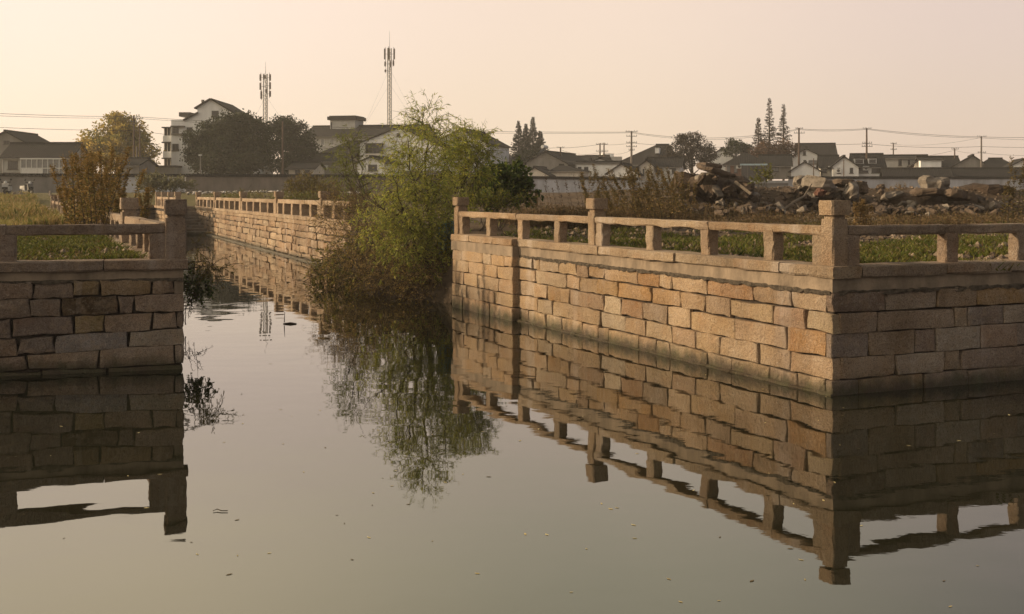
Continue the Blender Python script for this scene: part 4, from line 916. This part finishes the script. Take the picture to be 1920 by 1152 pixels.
weed('tall clump of rusty goldenrod behind the left balustrade', stems, [(.27, .17, .05), (.21, .14, .04), (.16, .135, .034), (.33, .21, .07), (.11, .10, .026)], leafy=2.0, r=.010)
weed('small goldenrod clump between the two left posts', [(Vector((X(268+R.uniform(-10, 10), 30), 30, 1.1)), P(268+R.uniform(-18, 22), R.uniform(348, 380), 30), R.uniform(-.3, .4)) for k in range(9)])
stems = []
for k in range(100):
    Y = R.uniform(32, 38); px = R.uniform(1095, 1300); stems.append((gp(px, Y), P(px-R.uniform(-14, 40), R.choice((312, 320, 330, 345, 360))+R.uniform(-6, 16), Y), R.uniform(-.7, .3)))
weed('tall dry goldenrod leaning left in front of the rubble', stems, [(.15, .095, .032), (.11, .08, .028), (.20, .13, .045), (.09, .08, .025), (.24, .16, .055)], leafy=1.2)
weed('dark dead stalks leaning by the timber frame', [(gp(px, 40), P(px-R.uniform(0, 18), R.uniform(322, 350), 40), -.5) for px in (1000, 1010, 1022, 1033, 1040, 1050, 1058, 1066, 1072, 1080, 1090, 1098)], [(.09, .055, .03), (.07, .045, .025)], leafy=.35, name='dead_stalks')
weed('tall weeds with feathered heads at the right frame edge', [(gp(px, 29), P(px+R.uniform(-8, 8), y_, 29), R.uniform(-.3, .3)) for px, y_ in ((1888, 292), (1915, 296), (1897, 320), (1908, 330), (1880, 345), (1925, 310), (1902, 350), (1892, 338))], [(.12, .09, .03), (.16, .11, .04), (.10, .09, .03)])
weed('dry tan weeds beside the corner post', [(gp(px, 30), P(px+R.uniform(-8, 8), R.uniform(372, 395), 30), 0) for px in (1600, 1606, 1612, 1618, 1623, 1628, 1610, 1620, 1633, 1615)], [(.24, .16, .06), (.19, .12, .045)], leafy=.9)
weed('pale dry grass tuft by the round boulder', [(gp(px, 45), P(px-R.uniform(0, 22), R.uniform(338, 352), 45), -.4) for px in (1684, 1688, 1692, 1696, 1699, 1702)], [(.30, .21, .10), (.24, .17, .08)], leafy=.35, name='dry_grass_tuft')
# ------------------------------------------------------------------ background trees
def tree(label, px, yb, Y, es, n, size, cols, tr=.22, name='broadleaf_tree', cat='tree', mat=None):
    x = X(px, Y); b0 = Vector((x, Y, GZ(x, Y))); t = thing(name, label, cat, b0); w_ = MB(); c = MB()
    q = limb(w_, b0-Vector((0, 0, .3)), Vector((x, Y, es[0][0].z)), tr, tr*.5, .05, 5, 8)
    for e in es:
        for k in range(3): limb(w_, q[R.randint(2, 4)], e[0]+Vector((R.uniform(-.5, .5)*e[1], R.uniform(-.5, .5)*e[2], R.uniform(-.2, .7)*e[3])), tr*.4, tr*.08, .2, 6, 5)
    clumps = []
    for _ in range(max(8, n//26)):
        p, d = inell(es); clumps.append((p, d, cvar(cols, .3)))
    for _ in range(int(n*1.7)):
        p, d, cc = R.choice(clumps); o = rdir()*R.random()**.5*size*2.6; m_ = R.uniform(.75, 1.25)
        c.leaf(p+Vector((o.x, o.y, o.z*.7)), (rdir()+d*.4), size*.95*R.uniform(.5, 1.3), size*.6*R.uniform(.6, 1.2), (cc[0]*m_, cc[1]*m_, cc[2]*m_))
    c.build('crown', mat or CROWN, t); w_.build('trunk', BARK, t); fix(t); return t
GRN = [(.022, .032, .011), (.030, .040, .013), (.017, .025, .009), (.038, .046, .016)]
tree('large yellowing tree lit from the left', 222, 328, 158, [ell(222, 285, 158, 55, 42, 2), ell(215, 240, 158, 30, 28, .8), ell(180, 275, 158, 32, 34, 1), ell(262, 290, 158, 32, 38, 1.2), ell(240, 250, 158, 30, 30, .8)], 9500, .42, [(.44, .33, .075), (.34, .27, .065), (.21, .19, .05), (.52, .37, .085)], mat=leaf_mat('autumn_leaves', .45, .7))
tree('biggest dark evergreen tree with broad dome crown', 435, 328, 156, [ell(430, 280, 156, 75, 46, 2.4), ell(425, 245, 156, 46, 30, 1.2), ell(380, 275, 156, 36, 42, 1.2), ell(480, 270, 156, 42, 46, 1.4), ell(455, 232, 156, 30, 18, .7), ell(430, 308, 156, 82, 22, 1.4)], 18000, .40, GRN)
tree('dark rounded tree right of the biggest evergreen', 548, 328, 172, [ell(548, 270, 172, 40, 42, 1.6), ell(535, 240, 172, 26, 20, .7), ell(570, 285, 172, 24, 30, .7), ell(545, 310, 172, 42, 22, 1.)], 8500, .40, GRN)
tree('dark twiggy tree behind the white two window house', 1298, 335, 160, [ell(1296, 285, 160, 40, 34, 2), ell(1290, 262, 160, 24, 14, .6), ell(1325, 290, 160, 20, 24, .7), ell(1265, 300, 160, 25, 28, .8)], 7000, .24, [(.045, .035, .024), (.06, .045, .03), (.035, .03, .02)])
tree('small round dark tree between the rubble and the conifers', 1380, 335, 190, [ell(1376, 279, 190, 18, 14, 1), ell(1398, 284, 190, 16, 13, .8)], 1700, .36, GRN)
tree('rust coloured bush crown under the three conifers', 1445, 335, 176, [ell(1440, 285, 176, 34, 16, 1), ell(1475, 282, 176, 22, 16, .7), ell(1420, 290, 176, 16, 16, .5)], 2600, .32, [(.10, .055, .03), (.07, .04, .025), (.12, .07, .04)])
tree('dark bushy tree below the left conifers', 1000, 335, 182, [ell(995, 296, 182, 36, 14, 1)], 1500, .36, GRN)
def conifer(label, px, yt, yb, Y, rw_, cols, dens=1., group=None):
    x = X(px, Y); zb = Z(yb, Y); b0 = Vector((x, Y, min(zb, GZ(x, Y)))); t = thing('conifer_tree', label, 'tree', b0, group=group); zt = Z(yt, Y); w_ = MB(); c = MB()
    w_.tube([b0, Vector((x, Y, (zb+zt)/2)), Vector((x, Y, zt))], [.2, .12, .02], 6); hh = zt-zb; R_ = rw_/F*Y; n = int(60*dens)
    for k in range(n):
        u = k/n; z = zb+hh*(.04+.95*u); rr = R_*((1-u)**1.15*.92+.03)*R.uniform(.55, 1.12)+.06
        for j in range(R.randint(3, 5)):
            a = R.random()*6.283; d = Vector((math.cos(a), math.sin(a), R.uniform(-.05, .35))); e = Vector((x, Y, z))+d*rr
            w_.tube([Vector((x, Y, z)), e], [.03, .008], 3)
            for i in range(int(3+rr*12*dens)):
                s = R.uniform(.25, 1.05); p = Vector((x, Y, z)).lerp(e, s); c.leaf(p, (d+rdir()*.9), .26*R.uniform(.6, 1.2), .10, cvar(cols))
    c.build('crown', CROWN, t); w_.build('trunk', BARK, t); fix(t)
CF = [(.05, .04, .028), (.06, .048, .032), (.04, .034, .024)]; CD = [(.035, .038, .024), (.045, .044, .028)]
for (px, yt, w_, nm) in ((972, 226, 24, 'leftmost slim conifer of the group of four behind the grey gable'), (986, 232, 24, 'second conifer from the left in the group of four'), (999, 219, 28, 'tallest conifer of the group of four behind the grey gable'), (1013, 246, 28, 'shortest rightmost conifer of the group of four')):
    conifer(nm, px, yt, 318, 200, w_, CD, 1.5, 'conifers behind the grey gabled house')
for (px, yt, w_, nm) in ((1422, 221, 24, 'shortest bare conifer at the left of the three on the right'), (1442.5, 183, 28, 'tallest bare conifer in the middle of the three on the right'), (1469, 195, 28, 'right-hand bare conifer of the three on the right')):
    conifer(nm, px, yt, 320, 185, w_, CF, 1.05, 'bare conifers on the right')
# ------------------------------------------------------------------ rubble
def chunk(label, px, py, Y, w_, h_, th=None, roll=0, pitch=.3, mat=CONC, name='concrete_slab', group=None, cat='rubble', n=11, seed=None, yaw=None):
    s = Y/F; a, b = w_*s/2, h_*s/2; th = th or min(a, .5); m = MB(); ring = []
    for k in range(n):
        an = 2*math.pi*(k+R.uniform(-.3, .3))/n; ca, sa = math.cos(an), math.sin(an)
        e = (abs(ca)**3+abs(sa)**3)**(-1/3); ring.append((ca*e*a*R.uniform(.82, 1.08), sa*e*R.uniform(.82, 1.08)))
    V = []; sd = R.uniform(0, 99); prof = ((-b, .80), (-b*.75, .95), (-b*.2, 1.), (b*.3, .99), (b*.75, .94), (b, .80)); NL = len(prof)
    def dsp(v):
        f1 = 1.6/max(.25, a); k_ = min(a, b, .35)
        return v+Vector([noise.noise(Vector((v.x*f1+sd+j*17, v.y*f1, v.z*f1*1.5)))*k_*.5+noise.noise(Vector((v.x*f1*3+sd, v.y*f1*3+j*9, v.z*f1*4)))*k_*.34 for j in range(3)])
    for (zz, sc) in prof:
        for (x_, y_) in ring: V.append(dsp(Vector((x_*sc, y_*th*sc, zz))))
    fs_ = []
    for L in range(NL-1):
        for k in range(n): fs_.append((L*n+k, L*n+(k+1) % n, (L+1)*n+(k+1) % n, (L+1)*n+k))
    V += [dsp(Vector((x_*.4, y_*th*.4, b*1.02))) for x_, y_ in ring]
    for k in range(n): fs_.append(((NL-1)*n+k, (NL-1)*n+(k+1) % n, NL*n+(k+1) % n, NL*n+k))
    fs_.append(tuple(range(n))[::-1]); fs_.append(tuple(NL*n+k for k in range(n)))
    m.raw(V, fs_); o = m.build(name, mat); o.location = P(px, py, Y); o.rotation_euler = (R.uniform(-pitch, pitch), roll, R.uniform(-.5, .5) if yaw is None else yaw)
    return tag(o, label, cat, group)
YR = 44; R.seed(23)
for (lb, px, py, w_, h_, roll, mt, th) in (
    ('topmost jagged slab on the left rubble heap', 1330, 312, 46, 8, .12, SOILC, .6), ('long dark slab second from the top of the left rubble heap', 1337, 320, 60, 10, .22, SOILC, .7),
    ('thick tilted slab in the middle of the left rubble heap', 1326, 331, 44, 12, -.25, CONC, .7), ('wide slab jutting right from the left rubble heap', 1352, 335, 52, 9, .12, SOILC, .7),
    ('broad sloping slab low on the left rubble heap', 1338, 350, 62, 16, .42, CONC, .7), ('blocky lump at the right of the left rubble heap', 1370, 352, 28, 24, .2, SOILC, .5),
    ('dark block leaning at the right foot of the left heap', 1396, 352, 28, 24, .5, SOILC, .5), ('pale flat slab lying in front of the left rubble heap', 1401, 373, 58, 14, -.12, CONC, .8),
    ('upright broken block at the left foot of the heap', 1303, 373, 26, 26, .1, SOILC, .5), ('small pale block before the broad sloping slab', 1350, 383, 18, 10, .1, CONC, .3),
    ('pale slab standing on edge at the middle heap top', 1501, 343, 22, 24, -.4, CONC, .3), ('biggest sloping slab of the middle rubble heap', 1536, 347, 48, 22, .4, CONC, .6),
    ('dark rounded lump left of the upright pale slab', 1482, 362, 22, 20, 0, SOILC, .4), ('grey slab tucked under the biggest sloping slab', 1527, 370, 38, 20, .3, CONC, .5),
    ('dark overhanging slab at the right of the middle heap', 1582, 344, 46, 12, .05, SOILC, .6), ('pale upright block under the overhanging slab', 1597, 359, 26, 28, -.08, CONC, .4),
    ('rounded stone between the red lump and pale block', 1568, 368, 18, 14, .1, CONC, .3), ('dark lump beside the corner post cap', 1615, 352, 18, 22, .1, SOILC, .3),
    ('big rounded boulder on the right-hand earth mound', 1753, 345, 54, 23, .1, CONC, .5), ('dark earth-covered slab under the boulder', 1745, 361, 74, 14, .05, SOILC, .7),
    ('pale low slab left of the boulder', 1672, 369, 44, 13, -.25, CONC, .6), ('dark slab right of the boulder', 1790, 366, 40, 16, .15, SOILC, .6),
    ('small round stone below the boulder mound', 1708, 384, 16, 14, 0, CONC, .25), ('pale cobble at the foot of the boulder mound', 1752, 372, 13, 10, 0, CONC, .2)):
    chunk(lb, px, py, YR+R.uniform(-1.5, 1.5), w_, h_, th, roll, .25, mt)
chunk('reddish brick lump in the middle rubble heap', 1538, 362, YR-1.5, 20, 13, .3, .2, .2, plain('broken_brick', (.17, .08, .055), .95, 5, .5, .8, .04), 'brick_lump')
chunk('big earth clod on the left flank of the left heap', 1290, 352, YR+1.5, 70, 44, 1., .35, .1, plain('heaped_earth', (.10, .068, .045), .97, 3, .6, 1., .1), 'earth_clod', cat='earth clod')
chunk('dark earth heap at the right of the boulder', 1845, 362, YR+3, 90, 26, 1.4, .0, .1, plain('dark_heaped_earth', (.085, .055, .036), .97, 4, .6, 1., .1), 'earth_clod', cat='earth clod')
for k in range(90):
    zone = R.choice(((1275, 1420, 365, 396), (1470, 1625, 360, 398), (1640, 1900, 358, 398), (1640, 1900, 375, 405), (1000, 1250, 385, 402)))
    px, py = R.uniform(zone[0], zone[1]), R.uniform(zone[2], zone[3]); Y = 2234*.62/(py-YH) if py > 388 else YR+R.uniform(-3, 2)
    Y = min(Y, 47); x = X(px, Y); s_ = R.uniform(5, 15)
    where = 'round the left rubble heap' if px < 1430 and px > 1260 else 'round the middle rubble heap' if 1430 < px < 1630 else 'under the dry weeds' if px < 1260 else 'below the boulder mound' if px < 1770 else 'near the dark earth heap'
    mt = R.choice((CONC, SOILC, SOILC)); big = 'larger' if s_ > 10 else 'small'; lab = f"{big} {'pale' if mt is CONC else 'dark muddy'} stone lump lying {where}"
    o = chunk(lab, px, py, Y, s_, s_*.7, None, R.uniform(-.5, .5), .6, mt, 'stone_lump', lab.replace(' lying', 's')[:60], n=6)
    o.location.z = GZ(x, Y)+s_*.2*Y/F
for (lb, px, py, w_, h_) in (('earth and crushed concrete core of the left rubble heap', 1340, 364, 132, 62), ('earth and crushed concrete core of the middle rubble heap', 1545, 376, 130, 44), ('long low earth bank under the round boulder', 1745, 378, 190, 34)):
    chunk(lb, px, py, YR+1.2, w_, h_, 1.1, 0, .05, SOILC, 'rubble_core', cat='rubble', n=18, yaw=0)
for k in range(130):
    left = R.random() < .5; px = R.gauss(1335, 40) if left else R.gauss(1535, 48); px = min(1640, max(1262, px)); top_ = (322 if left else 346)+abs(px-(1335 if left else 1545))*.62
    py = top_+(394-top_)*R.random()**.8; wpx = R.uniform(10, 36); mt = R.choice((CONC, SOILC, SOILC, SOILC, SOILC))
    lab = f"{'pale' if mt is CONC else 'dark'} {'wide' if wpx > 23 else 'short'} slab fragment wedged into the {'left' if left else 'middle'} rubble heap"
    chunk(lab, px, py, YR+R.uniform(-1.2, 1.8), wpx, R.uniform(3, 9), R.uniform(.25, .6), R.uniform(-.7, .7), .6, mt, 'slab_fragment', lab[:60], n=6)
for k in range(170):
    px = R.uniform(1265, 1910); py = R.uniform(372, 396) if px < 1640 else R.uniform(362, 392); wpx = R.uniform(7, 27); mt = R.choice((CONC, SOILC, SOILC, SOILC))
    where = 'gap between the heaps' if px < 1640 else 'slope round the boulder' if px < 1790 else 'mound at the right edge'
    lab = f"{'pale' if mt is CONC else 'dark'} {'broad' if wpx > 15 else 'little'} broken piece strewn on the {where}"
    o = chunk(lab, px, py, YR-1+R.uniform(-2.5, 2), wpx, R.uniform(4, 11), R.uniform(.15, .45), R.uniform(-.6, .6), .6, mt, 'rubble_piece', lab[:60], n=6)
    o.location.z = min(o.location.z, GZ(o.location.x, o.location.y)+.16)
m = MB(); q = [P(1522, 345, 42), P(1508, 368, 41.5), P(1490, 378, 41), P(1468, 394, 40.5)]; m.tube(q, [.02, .035, .05, .045], 6); m.tube([P(1490, 378, 41), P(1500, 392, 40.6)], [.02, .01], 5)
tag(m.build('dead_branch', PALEBARK), 'dead branch lying across the middle rubble heap', 'branch')
def plank(label, a, b, w_=.09, t_=.04, mat=PALEBARK, name='plank'):
    d = (b-a).normalized(); s = d.orthogonal().normalized(); u = d.cross(s); V = []
    for p in (a, b):
        for x_, y_ in ((-1, -1), (1, -1), (1, 1), (-1, 1)): V.append(p+s*x_*w_/2+u*y_*t_/2)
    m = MB(); m.raw(V, [(0, 3, 2, 1), (4, 5, 6, 7), (0, 1, 5, 4), (1, 2, 6, 5), (2, 3, 7, 6), (3, 0, 4, 7)]); return m.build(name, mat)
TIM = plain('pale_timber', (.42, .28, .13), .85, 14, .3, .2, .01)
tf = thing('timber_frame', 'pale timber frame left standing on the bank', 'frame', P(1004, 391, 31))
for a, b in ((P(985, 358, 31), P(1002, 390, 31)), (P(1006, 360, 31.2), P(1007, 388, 31.2)), (P(983, 359, 31.1), P(1008, 360, 31.1))): plank('', a, b, .05, .05, TIM).parent = tf
for o in tf.children: o.name = 'timber'
fix(tf)
tag(plank('', P(1378, 341, 42.5), P(1408, 364, 42), .10, .05), 'grey plank leaning on the left rubble heap', 'plank')
for k, (a, b, y_, Y, lb) in enumerate(((1592, 1656, 419, 36, 'flat grey paving slab behind the corner post'), (1505, 1545, 420, 36, 'flat grey paving slab left of the corner post'))):
    z = GZ(X((a+b)/2, Y), Y)+.06; m = MB(); x0, x1 = X(a, Y), X(b, Y); m.raw([(x0, Y-1, z-.1), (x1, Y-.8, z-.1), (x1+.1, Y+1.3, z-.1), (x0+.1, Y+1.1, z-.1), (x0, Y-1, z+.05), (x1, Y-.8, z+.05), (x1+.1, Y+1.3, z+.09), (x0+.1, Y+1.1, z+.09)], [(0, 3, 2, 1), (4, 5, 6, 7), (0, 1, 5, 4), (1, 2, 6, 5), (2, 3, 7, 6), (3, 0, 4, 7)])
    tag(m.build('paving_slab', CONC), lb, 'slab')
# crushed rubble, grass and scrub that nobody could count
def scatter(n, zone, fn):
    k = 0
    for _ in range(n*6):
        if k >= n: break
        Y = zone[2]+(zone[3]-zone[2])*R.random()**1.3; px = R.uniform(zone[0], zone[1]); x = X(px, Y)
        if inpoly(x, Y, CANAL): continue
        if fn(x, Y, px): k += 1
grit = MB()
def gr(x, Y, px):
    s = R.uniform(.03, .11); c = Vector((x, Y, GZ(x, Y)+s*.2)); v = [c+Vector((R.uniform(.6, 1)*a*s, R.uniform(.6, 1)*b*s, R.uniform(.5, 1)*d*s*.7)) for a, b, d in ((1, 0, 0), (-1, 0, 0), (0, 1, 0), (0, -1, 0), (0, 0, 1), (0, 0, -1))]
    grit.raw(v, [(0, 2, 4), (2, 1, 4), (1, 3, 4), (3, 0, 4), (2, 0, 5), (1, 2, 5), (3, 1, 5), (0, 3, 5)], cvar([(.17, .125, .085), (.12, .085, .06), (.24, .18, .13), (.09, .065, .045)])); return True
scatter(3600, (960, 1960, 15, 48), gr); scatter(2600, (1240, 1960, 38, 50), gr); scatter(420, (-40, 290, 16.2, 28), gr); scatter(1400, (380, 700, 60, 95), gr)
tag(grit.build('crushed_rubble', leaf_mat('grit', 0, .95), kind='stuff'), 'crushed stones and clods strewn over the muddy bank', 'gravel')
def blade(mb, x, Y, h, w_, c, lean=.5, z=None):
    a = R.random()*6.283; p = Vector((x, Y, (GZ(x, Y) if z is None else z)-.01)); s = Vector((math.cos(a), math.sin(a), 0))*w_; l = Vector((R.uniform(-lean, lean), R.uniform(-lean, lean), 1))*h
    mb.face([p-s, p+s, p+l*.6+s*.6, p+l*1.0+Vector((R.uniform(-.3, .3)*h, R.uniform(-.3, .3)*h, -.1*h)), p+l*.6-s*.6], c)
gm = MB(); GG = [(.085, .105, .016), (.13, .14, .022), (.055, .075, .013), (.17, .16, .03), (.10, .085, .02)]; GB = [(.15, .105, .045), (.19, .13, .06), (.11, .08, .035)]
def gR(x, Y, px):
    nz = noise.noise(Vector((x*.55, Y*.4, 9))); d = nz-(Y-20)*.035+.28
    if d < R.uniform(-.02, .3): return False
    for k in range(4): blade(gm, x+R.uniform(-.12, .12), Y+R.uniform(-.12, .12), R.uniform(.05, .15), R.uniform(.008, .018), cvar(GG if R.random() < .85 else GB), .9)
    return True
scatter(7500, (860, 2000, 14.5, 34), gR)
def gL(x, Y, px):
    if x > -4.3-.417*(Y-15.6)-.5: return False
    nz = noise.noise(Vector((x*.7, Y*.7, 2)))
    if nz < -.18 and R.random() < .75: return True
    for k in range(5): blade(gm, x+R.uniform(-.12, .12), Y+R.uniform(-.12, .12), R.uniform(.05, .14)*(1+.5*nz), R.uniform(.010, .022), cvar(GG if R.random() < .88+nz*.4 else GB, .4), 1.)
    return True
scatter(8500, (-60, 300, 16, 31), gL)
tag(gm.build('grass', GRASS, kind='stuff'), 'short green grass and weeds behind the balustrades', 'grass')
dm = MB()
def gD(x, Y, px):
    if x > -4.3-.417*(Y-15.6)-1: return False
    nz = noise.noise(Vector((x*.25, Y*.2, 4)))+.15*(px > 30); hh = .16+.5*max(0, nz)
    for k in range(4): blade(dm, x+R.uniform(-.2, .2), Y+R.uniform(-.3, .3), hh*R.uniform(.6, 1.3), R.uniform(.012, .025), cvar([(.32, .23, .09), (.36, .26, .11), (.22, .19, .05), (.17, .18, .045)] if nz > -.05 else [(.24, .22, .06), (.30, .24, .08)]), .5)
    return True
scatter(9000, (-60, 330, 31, 92), gD)
tag(dm.build('dry_grass', GRASS, kind='stuff'), 'dry yellow meadow grass on the left bank', 'grass')
bm_ = MB()
def gB(x, Y, px):
    nz = noise.noise(Vector((x*.4, Y*.3, 7))); f_ = smooth(940, 1000, px)*(1-smooth(1330, 1480, px)*.75)
    if R.random() > f_*(.45+nz*1.4)+.06: return False
    hh = R.uniform(.15, .75)*(.55+nz*.6)*(1-.45*smooth(1290, 1420, px)); p = Vector((x, Y, GZ(x, Y)-.02)); e = p+Vector((R.uniform(-.25, .15), R.uniform(-.2, .2), 1))*max(.12, hh); c = cvar([(.12, .075, .035), (.09, .055, .028), (.16, .10, .045), (.075, .05, .028)])
    bm_.tube([p, e], [.006, .003], 3, c)
    for k in range(9): bm_.leaf(p.lerp(e, R.uniform(.2, 1)), rdir()+Vector((0, 0, .4)), .07*R.uniform(.6, 1.5), .02, cvar([c, (.14, .09, .04), (.10, .08, .03)]))
    return True
scatter(9000, (930, 1920, 30, 43), gB)
tag(bm_.build('brown_scrub', DRY, kind='stuff'), 'low brown scrub covering the right bank before the rubble', 'scrub')
# debris field below the boundary wall, left of the willow
db = MB()
def gW(x, Y, px):
    s = R.uniform(.06, .22); c = Vector((x, Y, GZ(x, Y)+s*.3)); v = [c+Vector((R.uniform(.6, 1)*a*s, R.uniform(.6, 1)*b*s, R.uniform(.5, 1)*d*s*.6)) for a, b, d in ((1, 0, 0), (-1, 0, 0), (0, 1, 0), (0, -1, 0), (0, 0, 1), (0, 0, -1))]
    db.raw(v, [(0, 2, 4), (2, 1, 4), (1, 3, 4), (3, 0, 4), (2, 0, 5), (1, 2, 5), (3, 1, 5), (0, 3, 5)], cvar([(.42, .39, .36), (.25, .22, .2), (.16, .13, .11), (.5, .47, .44)])); return True
scatter(1300, (350, 680, 84, 116), gW)
tag(db.build('demolition_debris', leaf_mat('debris_grit', 0, .95), kind='stuff'), 'pale demolition debris strewn below the boundary wall', 'debris')
# ------------------------------------------------------------------ scooters, boulders on the left, tarpaulin, flotsam
def scooter(label, px, py, Y, rz, white):
    x = X(px, Y); t = thing('motor_scooter', label, 'scooter', (x, Y, GZ(x, Y)), rz); wh = PALEGREY if white else STEEL
    for yy in (-.62, .62):
        m = MB(); pts_ = [(math.cos(a)*0, yy+math.cos(a)*.24, .27+math.sin(a)*.24) for a in [k*math.pi/8 for k in range(17)]]; m.tube(pts_, .055, 6); wl_ = m.build('wheel', BLACK, t)
        m = MB(); m.tube([(-.05, yy, .27), (.05, yy, .27)], .12, 8); m.build('hub', STEEL, wl_)
    m = MB(); m.raw([(-.2, -.55, .42), (.2, -.55, .42), (.24, -.45, .9), (-.24, -.45, .9), (-.17, -.35, .35), (.17, -.35, .35), (.2, -.32, .95), (-.2, -.32, .95)], [(0, 1, 2, 3), (4, 7, 6, 5), (0, 4, 5, 1), (1, 5, 6, 2), (2, 6, 7, 3), (3, 7, 4, 0)]); m.build('front_shield', wh, t)
    m = MB(); m.box((-.16, -.36, .25), (.16, .3, .36)); m.build('footboard', BLACK, t)
    m = MB(); m.raw([(-.17, .1, .36), (.17, .1, .36), (.17, .85, .5), (-.17, .85, .5), (-.15, .15, .72), (.15, .15, .72), (.12, .9, .75), (-.12, .9, .75)], [(0, 3, 2, 1), (4, 5, 6, 7), (0, 1, 5, 4), (1, 2, 6, 5), (2, 3, 7, 6), (3, 0, 4, 7)]); m.build('rear_body', wh, t)
    m = MB(); m.box((-.14, .12, .722), (.14, .85, .80)); m.build('seat', BLACK, t)
    m = MB(); m.tube([(-.36, -.3, 1.02), (-.1, -.38, 1.0), (.1, -.38, 1.0), (.36, -.3, 1.02)], .025, 6); hb = m.build('handlebar', BLACK, t)
    for sx in (-1, 1):
        m = MB(); m.tube([(sx*.28, -.33, 1.02), (sx*.36, -.36, 1.2)], .012, 4); m.tube([(sx*.38, -.38, 1.2), (sx*.38, -.35, 1.22)], .075, 8); m.build('mirror', BLACK, hb)
    m = MB(); m.tube([(0, -.5, .98), (0, -.40, .98)], [.09, .13], 8); m.build('headlight', FRAMEW, t)
    m = MB(); m.box((-.2, -.6, .48), (.2, -.56, .66)); m.build('leg_cover', BLACK, t)
scooter('white front-on motor scooter parked on the left grass', 13, 371, 88, .15, True)
scooter('darker motor scooter parked nearer the grey wall', 51, 364, 96, .9, False)
for px, py, w_, h_, lb in ((27, 371, 9, 8, 'grey stone next to the white scooter'), (37, 370, 11, 9, 'pale block right of the white scooter'), (47, 370, 9, 6, 'dark low stone beside the pale block'), (94, 364, 5, 9, 'small grey kerb post near the far rail end')):
    o = chunk(lb, px, py, 86, w_, h_, None, 0, .1, CONC, 'boulder', cat='stone'); o.location.z = GZ(o.location.x, 86)+h_*.4*86/F
BLUE = plain('pale_blue_sheet', (.22, .42, .50), .5, 6, .3, .3, .03)
m = MB(); n = 14
for i in range(n+1):
    for j in range(n+1):
        px = 822+30*j/n; py = 415+62*i/n; p = P(px, py, 26.2+.25*noise.noise(Vector((i*.5, j*.4, 1)))+.12*math.sin(j*.9)+.3*i/n); p.x += .06*noise.noise(Vector((i*.7, j*.7, 3))); m.v.append(tuple(p))
for i in range(n):
    for j in range(n): a = i*(n+1)+j; m.f.append((a, a+1, a+n+2, a+n+1)); m.c.append(None)
o = m.build('plastic_sheet', BLUE, smoothed=True); tag(o, 'pale blue plastic sheet crumpled behind the willow', 'sheet'); o.modifiers.new('thickness', 'SOLIDIFY').thickness = .006
FL = leaf_mat('floating_leaf', 0, .6)
fl = [(531, 833), (547, 781), (600, 770), (610, 840), (597, 778), (548, 690), (700, 925), (698, 948), (735, 912), (835, 905), (868, 890), (905, 810), (975, 827), (1010, 805), (1145, 955), (1157, 953), (1128, 945), (1188, 985), (1190, 1010), (1350, 1008), (985, 1002), (895, 1076), (1410, 1090), (1782, 1138), (1770, 1090), (1575, 835), (1610, 842), (1580, 780), (1565, 905), (1430, 730), (1160, 760), (95, 855), (30, 857), (115, 800), (190, 795), (205, 790), (260, 812), (300, 890), (240, 893), (275, 953), (45, 965), (370, 1040), (505, 1038), (120, 1010), (660, 1050), (420, 830), (455, 795), (860, 780)]
for k in range(70):
    px, py = R.uniform(350, 1900), 600+540*R.random(); Y = F*H/(py-YH)
    if inpoly(X(px, Y), Y, CANAL) and inpoly(X(px, Y)-.3, Y+.8, CANAL): fl.append((px, py))
for (px, py) in fl:
    Y = F*H/(py-YH); x = X(px, Y); s = R.uniform(.010, .024); m = MB(); a = R.random()*3.14; d = Vector((math.cos(a), math.sin(a), 0)); e = Vector((-d.y, d.x, 0)); c = cvar([(.46, .36, .16), (.10, .07, .03), (.38, .30, .15), (.5, .42, .22)])
    q = [(-1, 0, .001), (-.3, .38, .001), (.4, .3, .0015), (1, 0, .003), (.4, -.3, .0015), (-.3, -.38, .001)]; V = [d*u*s+e*v*s+Vector((0, 0, w_)) for u, v, w_ in q]
    m.raw(V+[v-Vector((0, 0, .0008)) for v in V], [(0, 1, 2, 3, 4, 5), (11, 10, 9, 8, 7, 6)]+[(k, (k+1) % 6, 6+(k+1) % 6, 6+k) for k in range(6)], c)
    o = m.build('floating_leaf', FL); o.location = (x, Y, .0015); shade = 'dark' if c[0] < .15 else 'pale yellow'
    spot = 'in the reflection of the left wall' if px < 345 else 'in the open channel left of centre' if px < 900 else 'in the reflection of the right wall' if py < 960 and px > 1300 else 'on open water right of centre'
    if py > 1000: spot = 'on the nearest water at the bottom of the view'
    lab = f'{shade} fallen leaf floating {spot}'; tag(o, lab, 'leaf', f'{shade} leaves {spot}')
m = MB(); Y = F*H/(608-YH); m.tube([(X(531, Y), Y, .01), (X(545, Y), Y, .015), (X(556, Y), Y, .008)], [.008, .02, .008], 6); m.tube([(X(533, Y), Y, .03), (X(534, Y), Y, .22)], [.01, .004], 4); tag(m.build('drifting_stick', BARK), 'dark drifting stick with an upright twig in the channel', 'stick')
m = MB(); Y = F*H/(960-YH); m.tube([(X(400, Y), Y, .008), (X(405, Y), Y+.03, .012), (X(415, Y), Y, .008), (X(427, Y), Y, .008)], .004, 4); tag(m.build('floating_twig', BARK), 'thin floating twig below the left post reflection', 'twig')
# ------------------------------------------------------------------ haze
hz = MB(); hz.box((-480, -480, -2), (480, 480, 40)); ho = hz.build('haze', None, kind='stuff')
hm = bpy.data.materials.new('evening_haze'); hm.use_nodes = True; t = hm.node_tree; t.nodes.clear(); v = t.nodes.new('ShaderNodeVolumePrincipled'); out = t.nodes.new('ShaderNodeOutputMaterial')
v.inputs['Color'].default_value = (.92, .88, .84, 1); v.inputs['Density'].default_value = HAZE; v.inputs['Anisotropy'].default_value = .2
t.links.new(v.outputs[0], out.inputs['Volume']); ho.data.materials.append(hm)
